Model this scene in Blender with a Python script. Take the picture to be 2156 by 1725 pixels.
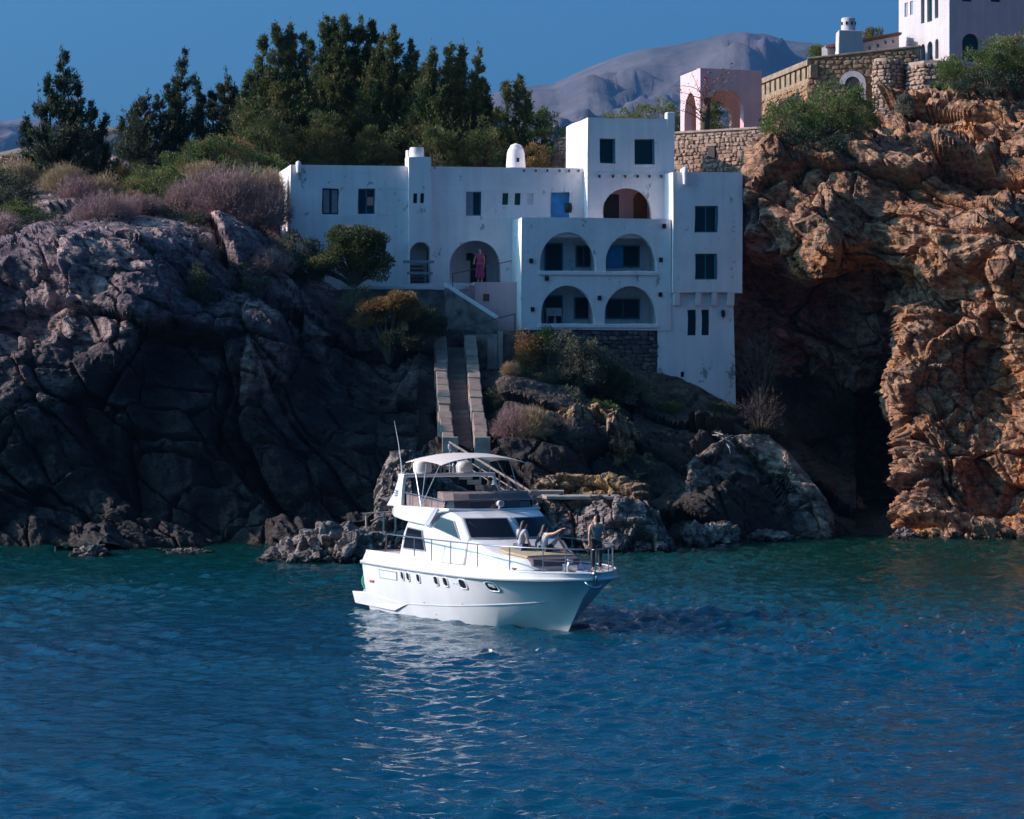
import bpy, bmesh, math, random
import numpy as np
from mathutils import Vector, Matrix, Quaternion
from mathutils.geometry import tessellate_polygon
for _o in list(bpy.data.objects): bpy.data.objects.remove(_o)
SC = bpy.context.scene
COL = SC.collection
# ---------------------------------------------------------------- camera
FPX = 6424.0            # focal length in units of 1/2156 picture width
EYE = 7.3               # eye height over the sea
UC, VH = 1078.0, 795.0  # principal column, horizon row (2156 wide reading of the photo)
cam_d = bpy.data.cameras.new('camera'); cam = bpy.data.objects.new('camera', cam_d); COL.objects.link(cam)
cam.location = (0, 0, EYE); cam.rotation_euler = (math.radians(90), 0, 0)
cam_d.sensor_width = 36; cam_d.sensor_fit = 'HORIZONTAL'; cam_d.lens = 36*FPX/2156
cam_d.shift_y = -(862.5-VH)/2156
cam_d.clip_start = 1; cam_d.clip_end = 60000
SC.camera = cam
# ---------------------------------------------------------------- sky and sun
SUN_EL = math.radians(27.0)
_az = np.array([-0.99, 0.08]); _az = _az/np.linalg.norm(_az)
SUN = Vector((_az[0]*math.cos(SUN_EL), _az[1]*math.cos(SUN_EL), math.sin(SUN_EL)))
W = bpy.data.worlds.new('World'); SC.world = W; W.use_nodes = True
nt = W.node_tree; nt.nodes.clear()
sky = nt.nodes.new('ShaderNodeTexSky'); sky.sky_type = 'NISHITA'; sky.sun_disc = False
sky.sun_elevation = SUN_EL; sky.sun_rotation = math.atan2(SUN.x, SUN.y)
sky.altitude = 0; sky.air_density = 0.5; sky.dust_density = 6.0; sky.ozone_density = 10.0
bg = nt.nodes.new('ShaderNodeBackground'); bg.inputs['Strength'].default_value = 0.15
wo = nt.nodes.new('ShaderNodeOutputWorld')
tint = nt.nodes.new('ShaderNodeMix'); tint.data_type = 'RGBA'; tint.blend_type = 'MULTIPLY'; tint.inputs[0].default_value = 1.0; tint.inputs[7].default_value = (.50,.96,.93,1)   # cool white balance of the photograph, the same over the whole sky
nt.links.new(sky.outputs[0], tint.inputs[6]); nt.links.new(tint.outputs[2], bg.inputs[0]); nt.links.new(bg.outputs[0], wo.inputs[0])
sl = bpy.data.lights.new('sun', 'SUN'); sl.energy = 4.0; sl.angle = math.radians(0.5); sl.color = (1.0, 0.75, 0.62)
so = bpy.data.objects.new('sun', sl); COL.objects.link(so)
so.rotation_euler = SUN.to_track_quat('Z', 'Y').to_euler(); so.location = (-60, 20, 60)
vs = SC.view_settings; vs.view_transform = 'Standard'; vs.look = 'None'; vs.exposure = 0.5; vs.gamma = 1.0; vs.use_curve_mapping = False
SC.cycles.max_bounces = 7; SC.cycles.diffuse_bounces = 3; SC.cycles.glossy_bounces = 3
SC.cycles.transmission_bounces = 4; SC.cycles.transparent_max_bounces = 6; SC.cycles.volume_bounces = 0
SC.cycles.caustics_reflective = False; SC.cycles.caustics_refractive = False
SC.cycles.use_denoising = True; SC.cycles.sample_clamp_indirect = 6.0
# ---------------------------------------------------------------- helpers
def V(u, v, Y):
    """point seen at column u, row v that stands Y metres away"""
    return Vector(((u-UC)*Y/FPX, Y, EYE+(VH-v)*Y/FPX))
def tag(o, label=None, cat=None, group=None, kind=None):
    if label: o['label'] = label
    if cat: o['category'] = cat
    if group: o['group'] = group
    if kind: o['kind'] = kind
    return o
def empty(name, loc=(0,0,0), rz=0.0, parent=None):
    o = bpy.data.objects.new(name, None); COL.objects.link(o)
    o.location = loc; o.rotation_euler = (0,0,rz); o.empty_display_size = .2
    if parent: o.parent = parent
    return o
def np_mesh(name, verts, faces, smooth=False):
    """verts (n,3), faces (m,3|4) int arrays"""
    me = bpy.data.meshes.new(name)
    verts = np.ascontiguousarray(verts, dtype=np.float32); faces = np.ascontiguousarray(faces, dtype=np.int32)
    k = faces.shape[1]; m = len(faces)
    me.vertices.add(len(verts)); me.vertices.foreach_set('co', verts.ravel())
    me.loops.add(m*k); me.loops.foreach_set('vertex_index', faces.ravel())
    me.polygons.add(m)
    me.polygons.foreach_set('loop_start', np.arange(0, m*k, k, dtype=np.int32))
    me.polygons.foreach_set('loop_total', np.full(m, k, dtype=np.int32))
    me.update(calc_edges=True)
    me.polygons.foreach_set('use_smooth', np.full(m, smooth, dtype=bool))
    return me
def link(name, me, mat=None, parent=None, loc=None):
    o = bpy.data.objects.new(name, me); COL.objects.link(o)
    if mat is not None and len(me.materials) == 0: me.materials.append(mat)
    if parent: o.parent = parent
    if loc is not None: o.location = loc
    return o
class MB:
    """collects shapes into one mesh"""
    def __init__(s): s.v = []; s.f = []
    def add(s, vs, fs):
        b = len(s.v); s.v += [tuple(p) for p in vs]; s.f += [tuple(i+b for i in f) for f in fs]; return s
    def box(s, a, b):
        (x0,y0,z0),(x1,y1,z1) = a, b
        return s.hexa([(x0,y0,z0),(x1,y0,z0),(x1,y1,z0),(x0,y1,z0)], [(x0,y0,z1),(x1,y0,z1),(x1,y1,z1),(x0,y1,z1)])
    def hexa(s, bot, top):
        n = len(bot)
        return s.add(list(bot)+list(top), [tuple(range(n-1,-1,-1)), tuple(range(n,2*n))]+[(i,(i+1)%n,n+(i+1)%n,n+i) for i in range(n)])
    def tube(s, pts, r, n=6, cap=True):
        pts = [Vector(p) for p in pts]; rs = r if isinstance(r,(list,tuple)) else [r]*len(pts)
        vs = []; fs = []; up = None
        for i,p in enumerate(pts):
            d = (pts[min(i+1,len(pts)-1)]-pts[max(i-1,0)])
            d = d.normalized() if d.length > 1e-9 else Vector((0,0,1))
            if up is None:
                up = Vector((0,0,1)) if abs(d.z) < .9 else Vector((1,0,0))
            x = up.cross(d)
            if x.length < 1e-6: x = Vector((1,0,0)).cross(d)
            x.normalize(); y = d.cross(x); up = y
            for k in range(n):
                a = 2*math.pi*k/n; vs.append(p+(x*math.cos(a)+y*math.sin(a))*rs[i])
        for i in range(len(pts)-1):
            for k in range(n): fs.append((i*n+k, i*n+(k+1)%n, (i+1)*n+(k+1)%n, (i+1)*n+k))
        if cap:
            fs.append(tuple(range(n-1,-1,-1))); fs.append(tuple((len(pts)-1)*n+k for k in range(n)))
        return s.add(vs, fs)
    def lathe(s, prof, c=(0,0,0), n=20, ax=None):
        vs = []; fs = []
        for (r,z) in prof:
            for k in range(n):
                a = 2*math.pi*k/n; p = Vector((r*math.cos(a), r*math.sin(a), z))
                if ax is not None: p = ax @ p
                vs.append(p+Vector(c))
        for i in range(len(prof)-1):
            for k in range(n): fs.append((i*n+k, i*n+(k+1)%n, (i+1)*n+(k+1)%n, (i+1)*n+k))
        fs.append(tuple(range(n-1,-1,-1))); fs.append(tuple((len(prof)-1)*n+k for k in range(n)))
        return s.add(vs, fs)
    def loft(s, secs, closed=True, cap=True):
        """list of equally long rings"""
        n = len(secs[0]); vs = [p for r in secs for p in r]; fs = []
        for i in range(len(secs)-1):
            for k in range(n if closed else n-1): fs.append((i*n+k, i*n+(k+1)%n, (i+1)*n+(k+1)%n, (i+1)*n+k))
        if cap and closed: fs.append(tuple(range(n-1,-1,-1))); fs.append(tuple((len(secs)-1)*n+k for k in range(n)))
        return s.add(vs, fs)
    def slab(s, poly, off):
        """flat polygon (3d points) thickened by vector off"""
        off = Vector(off); return s.hexa([Vector(p) for p in poly], [Vector(p)+off for p in poly])
    def mesh(s, name, smooth=False, recalc=True):
        me = bpy.data.meshes.new(name); me.from_pydata(s.v, [], s.f)
        if recalc:
            bm = bmesh.new(); bm.from_mesh(me); bmesh.ops.recalc_face_normals(bm, faces=bm.faces); bm.to_mesh(me); bm.free()
        if smooth: me.polygons.foreach_set('use_smooth', [True]*len(me.polygons))
        me.update(); return me
    def build(s, name, mat, parent=None, smooth=False, bevel=0, auto=None):
        o = link(name, s.mesh(name, smooth), mat, parent)
        if bevel:
            m = o.modifiers.new('bevel', 'BEVEL'); m.width = bevel; m.segments = 2; m.limit_method = 'ANGLE'; m.angle_limit = math.radians(40)
        if auto is not None:
            o.data.set_sharp_from_angle(angle=math.radians(auto))
        return o
# ---------------------------------------------------------------- numpy noise
_rng = np.random.default_rng(7)
_perm = _rng.permutation(1024).astype(np.int64); _perm = np.concatenate([_perm, _perm, _perm])
_grad = _rng.normal(size=(1024,3)); _grad /= np.linalg.norm(_grad, axis=1)[:,None]
_rand = _rng.random((1024,6))
def _h(i, j, k): return _perm[(_perm[(_perm[i & 1023]+j) & 1023]+k) & 1023]
def perlin(p):
    i = np.floor(p).astype(np.int64); f = p-i; w = f*f*f*(f*(f*6-15)+10); r = 0
    for dx in (0,1):
        for dy in (0,1):
            for dz in (0,1):
                g = _grad[_h(i[:,0]+dx, i[:,1]+dy, i[:,2]+dz)]
                d = g[:,0]*(f[:,0]-dx)+g[:,1]*(f[:,1]-dy)+g[:,2]*(f[:,2]-dz)
                r = r + d*(w[:,0] if dx else 1-w[:,0])*(w[:,1] if dy else 1-w[:,1])*(w[:,2] if dz else 1-w[:,2])
    return r*1.6
def fbm(p, oct=4, gain=.5, ridged=False):
    a = 1.0; r = 0; q = p.copy()
    for o in range(oct):
        n = perlin(q); r = r + a*((1-np.abs(n)*2) if ridged else n); a *= gain; q = q*2.03+17.3
    return r
def facet(p, tilt=1.0):
    """blocky rock relief: every Voronoi cell is a tilted plane of its own; returns height and distance to the joint"""
    i0 = np.floor(p).astype(np.int64); best = np.full(len(p), 1e9); second = np.full(len(p), 1e9); val = np.zeros(len(p))
    for dx in (-1,0,1):
        for dy in (-1,0,1):
            for dz in (-1,0,1):
                h = _h(i0[:,0]+dx, i0[:,1]+dy, i0[:,2]+dz); R = _rand[h]
                d = p-(i0+np.array([dx,dy,dz])+R[:,:3]); d2 = (d*d).sum(1)
                g = _grad[h]; vv = (R[:,3]-.5)+tilt*(g*d).sum(1)
                c = d2 < best
                second = np.where(c, best, np.minimum(second, d2)); val = np.where(c, vv, val); best = np.where(c, d2, best)
    return val, np.sqrt(second)-np.sqrt(best)
def tps(ctrl):
    """thin plate spline over (u,v) -> value"""
    c = np.array(ctrl, float); X = c[:,:2]/100; n = len(X)
    def U(r2): return r2*np.log(np.maximum(r2, 1e-12))
    K = U(((X[:,None]-X[None])**2).sum(2))+np.eye(n)*.02
    P = np.hstack([np.ones((n,1)), X]); A = np.zeros((n+3,n+3)); A[:n,:n] = K; A[:n,n:] = P; A[n:,:n] = P.T
    w = np.linalg.solve(A, np.concatenate([c[:,2], [0,0,0]]))
    def f(u, v):
        sh = u.shape; q = np.stack([u.ravel(), v.ravel()], 1)/100; out = np.zeros(len(q))
        for s in range(0, len(q), 40000):
            qq = q[s:s+40000]; out[s:s+40000] = U(((qq[:,None]-X[None])**2).sum(2))@w[:n]+w[n]+qq@w[n+1:]
        return out.reshape(sh)
    return f
# ---------------------------------------------------------------- materials
def new_mat(name):
    m = bpy.data.materials.new(name); m.use_nodes = True; n = m.node_tree; n.nodes.clear()
    out = n.nodes.new('ShaderNodeOutputMaterial'); b = n.nodes.new('ShaderNodeBsdfPrincipled')
    n.links.new(b.outputs[0], out.inputs[0]); return m, n, b, out
def N(n, t, **k):
    o = n.nodes.new(t)
    for a, b in k.items():
        if a.startswith('i_'):
            key = a[2:]; o.inputs[int(key) if key.isdigit() else key.replace('_',' ')].default_value = b
        else: setattr(o, a, b)
    return o
def ramp(n, stops, interp='LINEAR'):
    r = n.nodes.new('ShaderNodeValToRGB'); r.color_ramp.interpolation = interp; e = r.color_ramp.elements
    while len(e) > 1: e.remove(e[-1])
    e[0].position = stops[0][0]; e[0].color = (*stops[0][1], 1)
    for p, c in stops[1:]:
        x = e.new(p); x.color = (*c, 1)
    return r
def mixc(n, a, b, fac, mode='MIX'):
    m = n.nodes.new('ShaderNodeMix'); m.data_type = 'RGBA'; m.blend_type = mode
    for s, x in ((6,a),(7,b),(0,fac)):
        if hasattr(x, 'is_output'): n.links.new(x, m.inputs[s])
        elif s == 0: m.inputs[0].default_value = x
        else: m.inputs[s].default_value = (*x, 1)
    return m.outputs[2]
def plain(name, col, rough=.5, metal=0, spec=.5, var=.0, scale=8, bump=0):
    m, n, b, out = new_mat(name)
    b.inputs['Roughness'].default_value = rough; b.inputs['Metallic'].default_value = metal
    b.inputs['Specular IOR Level'].default_value = spec; b.inputs['Base Color'].default_value = (*col, 1)
    if var or bump:
        tc = N(n,'ShaderNodeTexCoord'); t = N(n,'ShaderNodeTexNoise', i_Scale=scale, i_Detail=5.0); n.links.new(tc.outputs['Object'], t.inputs[0])
        if var:
            r = ramp(n, [(.3, tuple(c*(1-var) for c in col)), (.7, tuple(min(1,c*(1+var*.6)) for c in col))])
            n.links.new(t.outputs[0], r.inputs[0]); n.links.new(r.outputs[0], b.inputs['Base Color'])
        if bump:
            bp = N(n,'ShaderNodeBump', i_Strength=.6, i_Distance=bump); n.links.new(t.outputs[0], bp.inputs['Height']); n.links.new(bp.outputs[0], b.inputs['Normal'])
    return m
def rock_mat(name, c_a, c_b, c_c, dark, scale=.25, wet=True, bed=(0.55,0.15,0.82), other=None, lichen_shade=(2.0,7.0,.75)):
    """three rock tints in patches, dark mineral streaks along the bedding, wet band at the sea"""
    m, n, b, out = new_mat(name); L = n.links
    g = N(n,'ShaderNodeNewGeometry')
    big = N(n,'ShaderNodeTexNoise', i_Scale=scale, i_Detail=3.0, i_Roughness=.62, i_Distortion=.4); L.new(g.outputs['Position'], big.inputs[0])
    r1 = ramp(n, [(.36,c_a),(.5,c_b),(.64,c_c)]); L.new(big.outputs[0], r1.inputs[0])
    base = r1.outputs[0]
    if other:   # the rock changes kind along the shore
        r1b = ramp(n, [(.36,other[0]),(.5,other[1]),(.64,other[2])]); L.new(big.outputs[0], r1b.inputs[0])
        sp = N(n,'ShaderNodeSeparateXYZ'); L.new(g.outputs['Position'], sp.inputs[0])
        md = N(n,'ShaderNodeMath', operation='MULTIPLY_ADD', i_1=9.0, i_2=-4.5); L.new(big.outputs[0], md.inputs[0])
        ax = N(n,'ShaderNodeMath', operation='ADD'); L.new(sp.outputs[0], ax.inputs[0]); L.new(md.outputs[0], ax.inputs[1])
        mr = N(n,'ShaderNodeMapRange', i_1=other[3], i_2=other[4]); L.new(ax.outputs[0], mr.inputs[0])
        base = mixc(n, r1.outputs[0], r1b.outputs[0], mr.outputs[0])
    # bedding streaks
    mp = N(n,'ShaderNodeMapping'); 
    bv = Vector(bed).normalized(); mp.inputs['Rotation'].default_value = bv.rotation_difference(Vector((0,0,1))).to_euler(); mp.inputs['Scale'].default_value = (.5,.5,4.0)
    L.new(g.outputs['Position'], mp.inputs[0])
    st = N(n,'ShaderNodeTexNoise', i_Scale=1.1, i_Detail=4.0, i_Roughness=.7); L.new(mp.outputs[0], st.inputs[0])
    r2 = ramp(n, [(.34,(.45,.42,.42)),(.5,(1,1,1)),(.7,(1.25,1.2,1.15))]); L.new(st.outputs[0], r2.inputs[0])
    c = mixc(n, base, r2.outputs[0], .8, 'MULTIPLY')
    fine = N(n,'ShaderNodeTexNoise', i_Scale=2.6, i_Detail=5.0, i_Roughness=.7); L.new(g.outputs['Position'], fine.inputs[0])
    r3 = ramp(n, [(.38,(0,0,0)),(.56,(1,1,1))]); L.new(fine.outputs[0], r3.inputs[0])
    c = mixc(n, dark, c, r3.outputs[0])
    if wet:
        sx = N(n,'ShaderNodeSeparateXYZ'); L.new(g.outputs['Position'], sx.inputs[0])
        ad = N(n,'ShaderNodeMath', operation='MULTIPLY_ADD', i_1=1.4); L.new(fine.outputs[0], ad.inputs[0]); L.new(sx.outputs[2], ad.inputs[2])
        rw = ramp(n, [(.78,(1,1,1)),(1.0,(0,0,0))]); L.new(ad.outputs[0], rw.inputs[0])
        lz_ = N(n,'ShaderNodeMath', operation='MULTIPLY_ADD', i_1=12.0, i_2=-6.0); L.new(big.outputs[0], lz_.inputs[0])   # lower cliff shade and black lichen painted into the colour, ragged upper edge
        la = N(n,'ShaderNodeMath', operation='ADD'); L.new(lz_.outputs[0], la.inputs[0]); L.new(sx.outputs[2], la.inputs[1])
        lm = N(n,'ShaderNodeMapRange', i_1=lichen_shade[0], i_2=lichen_shade[1], i_3=lichen_shade[2], i_4=0.0); L.new(la.outputs[0], lm.inputs[0])
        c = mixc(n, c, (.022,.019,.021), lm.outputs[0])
        c = mixc(n, c, (.018,.016,.014), rw.outputs[0])
    L.new(c, b.inputs['Base Color']); b.inputs['Roughness'].default_value = .85; b.inputs['Specular IOR Level'].default_value = .25
    vo = N(n,'ShaderNodeTexVoronoi', feature='DISTANCE_TO_EDGE', i_Scale=1.6); 
    wv = N(n,'ShaderNodeMapping'); wv.inputs['Rotation'].default_value = mp.inputs['Rotation'].default_value; wv.inputs['Scale'].default_value = (.8,.8,2.2)
    L.new(g.outputs['Position'], wv.inputs[0]); L.new(wv.outputs[0], vo.inputs[0])
    rv = ramp(n, [(0,(0,0,0)),(.08,(1,1,1))]); L.new(vo.outputs[0], rv.inputs[0])
    h1 = N(n,'ShaderNodeMath', operation='MULTIPLY', i_1=.35); L.new(rv.outputs[0], h1.inputs[0])
    h2 = N(n,'ShaderNodeMath', operation='ADD'); L.new(h1.outputs[0], h2.inputs[0]); L.new(fine.outputs[0], h2.inputs[1])
    h3 = N(n,'ShaderNodeMath', operation='ADD'); L.new(h2.outputs[0], h3.inputs[0]); L.new(st.outputs[0], h3.inputs[1])
    bp = N(n,'ShaderNodeBump', i_Strength=.7, i_Distance=.13); L.new(h3.outputs[0], bp.inputs['Height']); L.new(bp.outputs[0], b.inputs['Normal'])
    return m
def plaster(name, col=(.90,.83,.84), stain=(.36,.34,.35), amount=.62):
    m, n, b, out = new_mat(name); L = n.links; g = N(n,'ShaderNodeNewGeometry')
    a = N(n,'ShaderNodeTexNoise', i_Scale=.7, i_Detail=6.0, i_Roughness=.6); L.new(g.outputs['Position'], a.inputs[0])
    r = ramp(n, [(.3, tuple(c*.9 for c in col)), (.6, col)]); L.new(a.outputs[0], r.inputs[0])
    mp = N(n,'ShaderNodeMapping'); mp.inputs['Scale'].default_value = (1.2,1.2,.7); L.new(g.outputs['Position'], mp.inputs[0])
    s = N(n,'ShaderNodeTexNoise', i_Scale=1.25, i_Detail=8.0, i_Roughness=.7); L.new(mp.outputs[0], s.inputs[0])
    r2 = ramp(n, [(amount,(0,0,0)),(amount+.035,(1,1,1))]); L.new(s.outputs[0], r2.inputs[0])
    mp2 = N(n,'ShaderNodeMapping'); mp2.inputs['Scale'].default_value = (3.2,3.2,.16); L.new(g.outputs['Position'], mp2.inputs[0])
    s2 = N(n,'ShaderNodeTexNoise', i_Scale=1.0, i_Detail=4.0, i_Roughness=.6); L.new(mp2.outputs[0], s2.inputs[0])
    r4 = ramp(n, [(.33,(.88,.88,.89)),(.6,(1,1,1))]); L.new(s2.outputs[0], r4.inputs[0])
    c = mixc(n, mixc(n, r.outputs[0], r4.outputs[0], .8, 'MULTIPLY'), stain, r2.outputs[0]); L.new(c, b.inputs['Base Color'])
    b.inputs['Roughness'].default_value = .9; b.inputs['Specular IOR Level'].default_value = .2
    h = N(n,'ShaderNodeTexNoise', i_Scale=3.0, i_Detail=6.0); L.new(g.outputs['Position'], h.inputs[0])
    bp = N(n,'ShaderNodeBump', i_Strength=.5, i_Distance=.05); L.new(h.outputs[0], bp.inputs['Height']); L.new(bp.outputs[0], b.inputs['Normal'])
    return m
def leaf_mat(name, stops, trans=.25):
    m, n, b, out = new_mat(name); L = n.links; g = N(n,'ShaderNodeNewGeometry')
    t = N(n,'ShaderNodeTexNoise', i_Scale=.55, i_Detail=3.0); L.new(g.outputs['Position'], t.inputs[0])
    ad = N(n,'ShaderNodeMath', operation='MULTIPLY_ADD', i_1=.55); L.new(g.outputs['Random Per Island'], ad.inputs[0])
    m2 = N(n,'ShaderNodeMath', operation='MULTIPLY_ADD', i_1=1.3, i_2=-.38); L.new(t.outputs[0], m2.inputs[0]); L.new(m2.outputs[0], ad.inputs[2])
    r = ramp(n, stops); L.new(ad.outputs[0], r.inputs[0]); L.new(r.outputs[0], b.inputs['Base Color'])
    b.inputs['Roughness'].default_value = .6; b.inputs['Specular IOR Level'].default_value = .25
    if trans:
        tr = N(n,'ShaderNodeBsdfTranslucent'); L.new(r.outputs[0], tr.inputs[0])
        mx = N(n,'ShaderNodeMixShader', i_0=trans); L.new(b.outputs[0], mx.inputs[1]); L.new(tr.outputs[0], mx.inputs[2]); L.new(mx.outputs[0], out.inputs[0])
    return m
def stone_mat(name, stops, scale=3.0):
    """colour differs from stone to stone"""
    m, n, b, out = new_mat(name); L = n.links; oi = N(n,'ShaderNodeObjectInfo'); g = N(n,'ShaderNodeNewGeometry')
    r = ramp(n, stops); L.new(oi.outputs['Random'], r.inputs[0])
    t = N(n,'ShaderNodeTexNoise', i_Scale=scale, i_Detail=6.0, i_Roughness=.7); L.new(g.outputs['Position'], t.inputs[0])
    r2 = ramp(n, [(.3,(.6,.6,.6)),(.65,(1.1,1.1,1.1))]); L.new(t.outputs[0], r2.inputs[0])
    L.new(mixc(n, r.outputs[0], r2.outputs[0], .9, 'MULTIPLY'), b.inputs['Base Color'])
    b.inputs['Roughness'].default_value = .9; b.inputs['Specular IOR Level'].default_value = .2
    bp = N(n,'ShaderNodeBump', i_Strength=.7, i_Distance=.04); L.new(t.outputs[0], bp.inputs['Height']); L.new(bp.outputs[0], b.inputs['Normal'])
    return m
M = {}
M['rock_left'] = rock_mat('rock_left', (.14,.088,.115), (.22,.145,.165), (.48,.32,.29), (.05,.042,.046), .22, bed=(.62,.2,.75), other=((.24,.15,.10),(.42,.26,.13),(.28,.21,.18),-2.0,2.0), lichen_shade=(6.0,12.0,.92))
M['rock_mid'] = rock_mat('rock_mid', (.28,.17,.09), (.44,.27,.13), (.30,.22,.17), (.055,.042,.036), .3, lichen_shade=(-3.0,2.5,.7))
M['rock_right'] = rock_mat('rock_right', (.33,.145,.068), (.40,.235,.15), (.47,.19,.06), (.11,.06,.045), .16, lichen_shade=(-9.0,-8.0,.0))
M['rock_recess'] = rock_mat('rock_recess', (.30,.20,.15), (.50,.20,.17), (.38,.29,.23), (.13,.095,.085), .15, lichen_shade=(-3.0,2.0,.8))
M['rock_sea'] = rock_mat('rock_sea', (.25,.19,.17), (.33,.26,.24), (.21,.17,.165), (.08,.065,.06), .5, lichen_shade=(-9.0,-8.0,.0))
M['rock_boulder'] = rock_mat('rock_boulder', (.21,.15,.13), (.29,.20,.165), (.38,.27,.19), (.075,.055,.05), .4, lichen_shade=(-3.0,2.5,.75))
M['plaster'] = plaster('plaster', amount=.62)
M['plaster_pink'] = plaster('plaster_pink', (.76,.50,.52), (.5,.42,.4), .74)
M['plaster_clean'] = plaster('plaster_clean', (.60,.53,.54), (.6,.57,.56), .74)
M['mortar'] = plain('mortar', (.38,.27,.22), .95, var=.35, scale=2, bump=.04)
M['mortar_dark'] = plain('mortar_dark', (.12,.10,.10), .95, var=.35, scale=2, bump=.04)
M['stone_warm'] = stone_mat('stone_warm', [(0,(.30,.19,.14)),(.35,(.42,.28,.21)),(.7,(.50,.35,.27)),(1,(.36,.24,.19))])
M['stone_gold'] = stone_mat('stone_gold', [(0,(.22,.13,.075)),(.4,(.33,.21,.12)),(.75,(.40,.25,.16)),(1,(.29,.16,.11))])
M['stone_dark'] = stone_mat('stone_dark', [(0,(.09,.075,.08)),(.5,(.16,.13,.13)),(1,(.22,.18,.17))])
M['pane'] = plain('pane', (.008,.040,.058), .12, spec=.2)
M['teal'] = plain('teal', (.04,.17,.22), .6, var=.3, scale=5)
M['blue_paint'] = plain('blue_paint', (.05,.30,.62), .55, var=.3, scale=4)
M['green_paint'] = plain('green_paint', (.015,.07,.055), .6, var=.2)
M['grey_blue'] = plain('grey_blue', (.22,.27,.34), .7, var=.2)
M['dark_wood'] = plain('dark_wood', (.035,.026,.025), .7, var=.3)
M['rust_wood'] = plain('rust_wood', (.20,.075,.035), .8, var=.35, scale=6)
M['curtain'] = plain('curtain', (.30,.26,.30), .9, var=.2)
M['pink_cloth'] = plain('pink_cloth', (.55,.28,.25), .9)
M['rail_wood'] = plain('rail_wood', (.40,.31,.27), .75, var=.3, scale=10)
M['rail_metal'] = plain('rail_metal', (.12,.085,.08), .6, var=.2)
M['pink_step'] = plain('pink_step', (.42,.27,.27), .9, var=.25, scale=3)
M['concrete'] = plain('concrete', (.36,.30,.27), .9, var=.35, scale=1.5, bump=.05)
M['shade_concrete'] = plain('shaded_concrete', (.24,.19,.17), .95, var=.6, scale=2.2, bump=.10)  # darker copy of the concrete with shade put into its colour
M['bark'] = plain('bark', (.10,.07,.05), .9, var=.4, scale=6, bump=.03)
M['twig'] = plain('twig', (.10,.075,.07), .9, var=.3)
M['dead_wood'] = plain('dead_wood', (.36,.32,.31), .85, var=.2)
M['clay'] = plain('clay', (.33,.13,.07), .85, var=.25)
M['parapet_stone'] = plain('parapet_stone', (.30,.21,.14), .95, var=.45, scale=2.5, bump=.06)
M['black'] = plain('black', (.01,.01,.011), .6)
M['soil'] = plain('soil', (.11,.085,.06), .95, var=.5, scale=.8, bump=.15)
_olive = [(0,(.022,.032,.015)),(.35,(.05,.068,.024)),(.62,(.09,.105,.035)),(.85,(.14,.125,.045)),(1,(.20,.12,.06))]
M['leaf_pine'] = leaf_mat('leaf_pine', [(0,(.026,.040,.016)),(.3,(.058,.082,.028)),(.6,(.105,.128,.042)),(.86,(.18,.165,.06)),(1,(.31,.17,.085))])
M['leaf_dark'] = leaf_mat('leaf_dark', [(0,(0.018,0.033,0.027)),(.4,(0.039,0.063,0.042)),(.75,(0.075,0.093,0.051)),(1,(0.128,0.105,0.060))])
M['leaf_bush'] = leaf_mat('leaf_bush', [(0,(0.038,0.067,0.025)),(.35,(0.088,0.137,0.038)),(.62,(0.154,0.201,0.060)),(.86,(0.245,0.228,0.079)),(1,(0.333,0.228,0.105))])
M['leaf_grey'] = leaf_mat('leaf_grey', [(0,(.055,.066,.045)),(.4,(.115,.128,.088)),(.75,(.18,.18,.13)),(1,(.26,.21,.16))])
M['leaf_gold'] = leaf_mat('leaf_gold', [(0,(0.135,0.090,0.033)),(.4,(0.255,0.150,0.060)),(.75,(0.330,0.195,0.075)),(1,(0.195,0.195,0.060))])
M['leaf_dry'] = leaf_mat('leaf_dry', [(0,(.17,.105,.11)),(.4,(.29,.18,.185)),(.75,(.40,.26,.25)),(1,(.46,.33,.25))], .15)
M['leaf_straw'] = leaf_mat('leaf_straw', [(0,(0.203,0.145,0.087)),(.4,(0.334,0.246,0.145)),(.75,(0.464,0.334,0.203)),(1,(0.348,0.290,0.131))], .15)
M['flower'] = plain('flower', (.55,.02,.06), .7)
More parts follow.
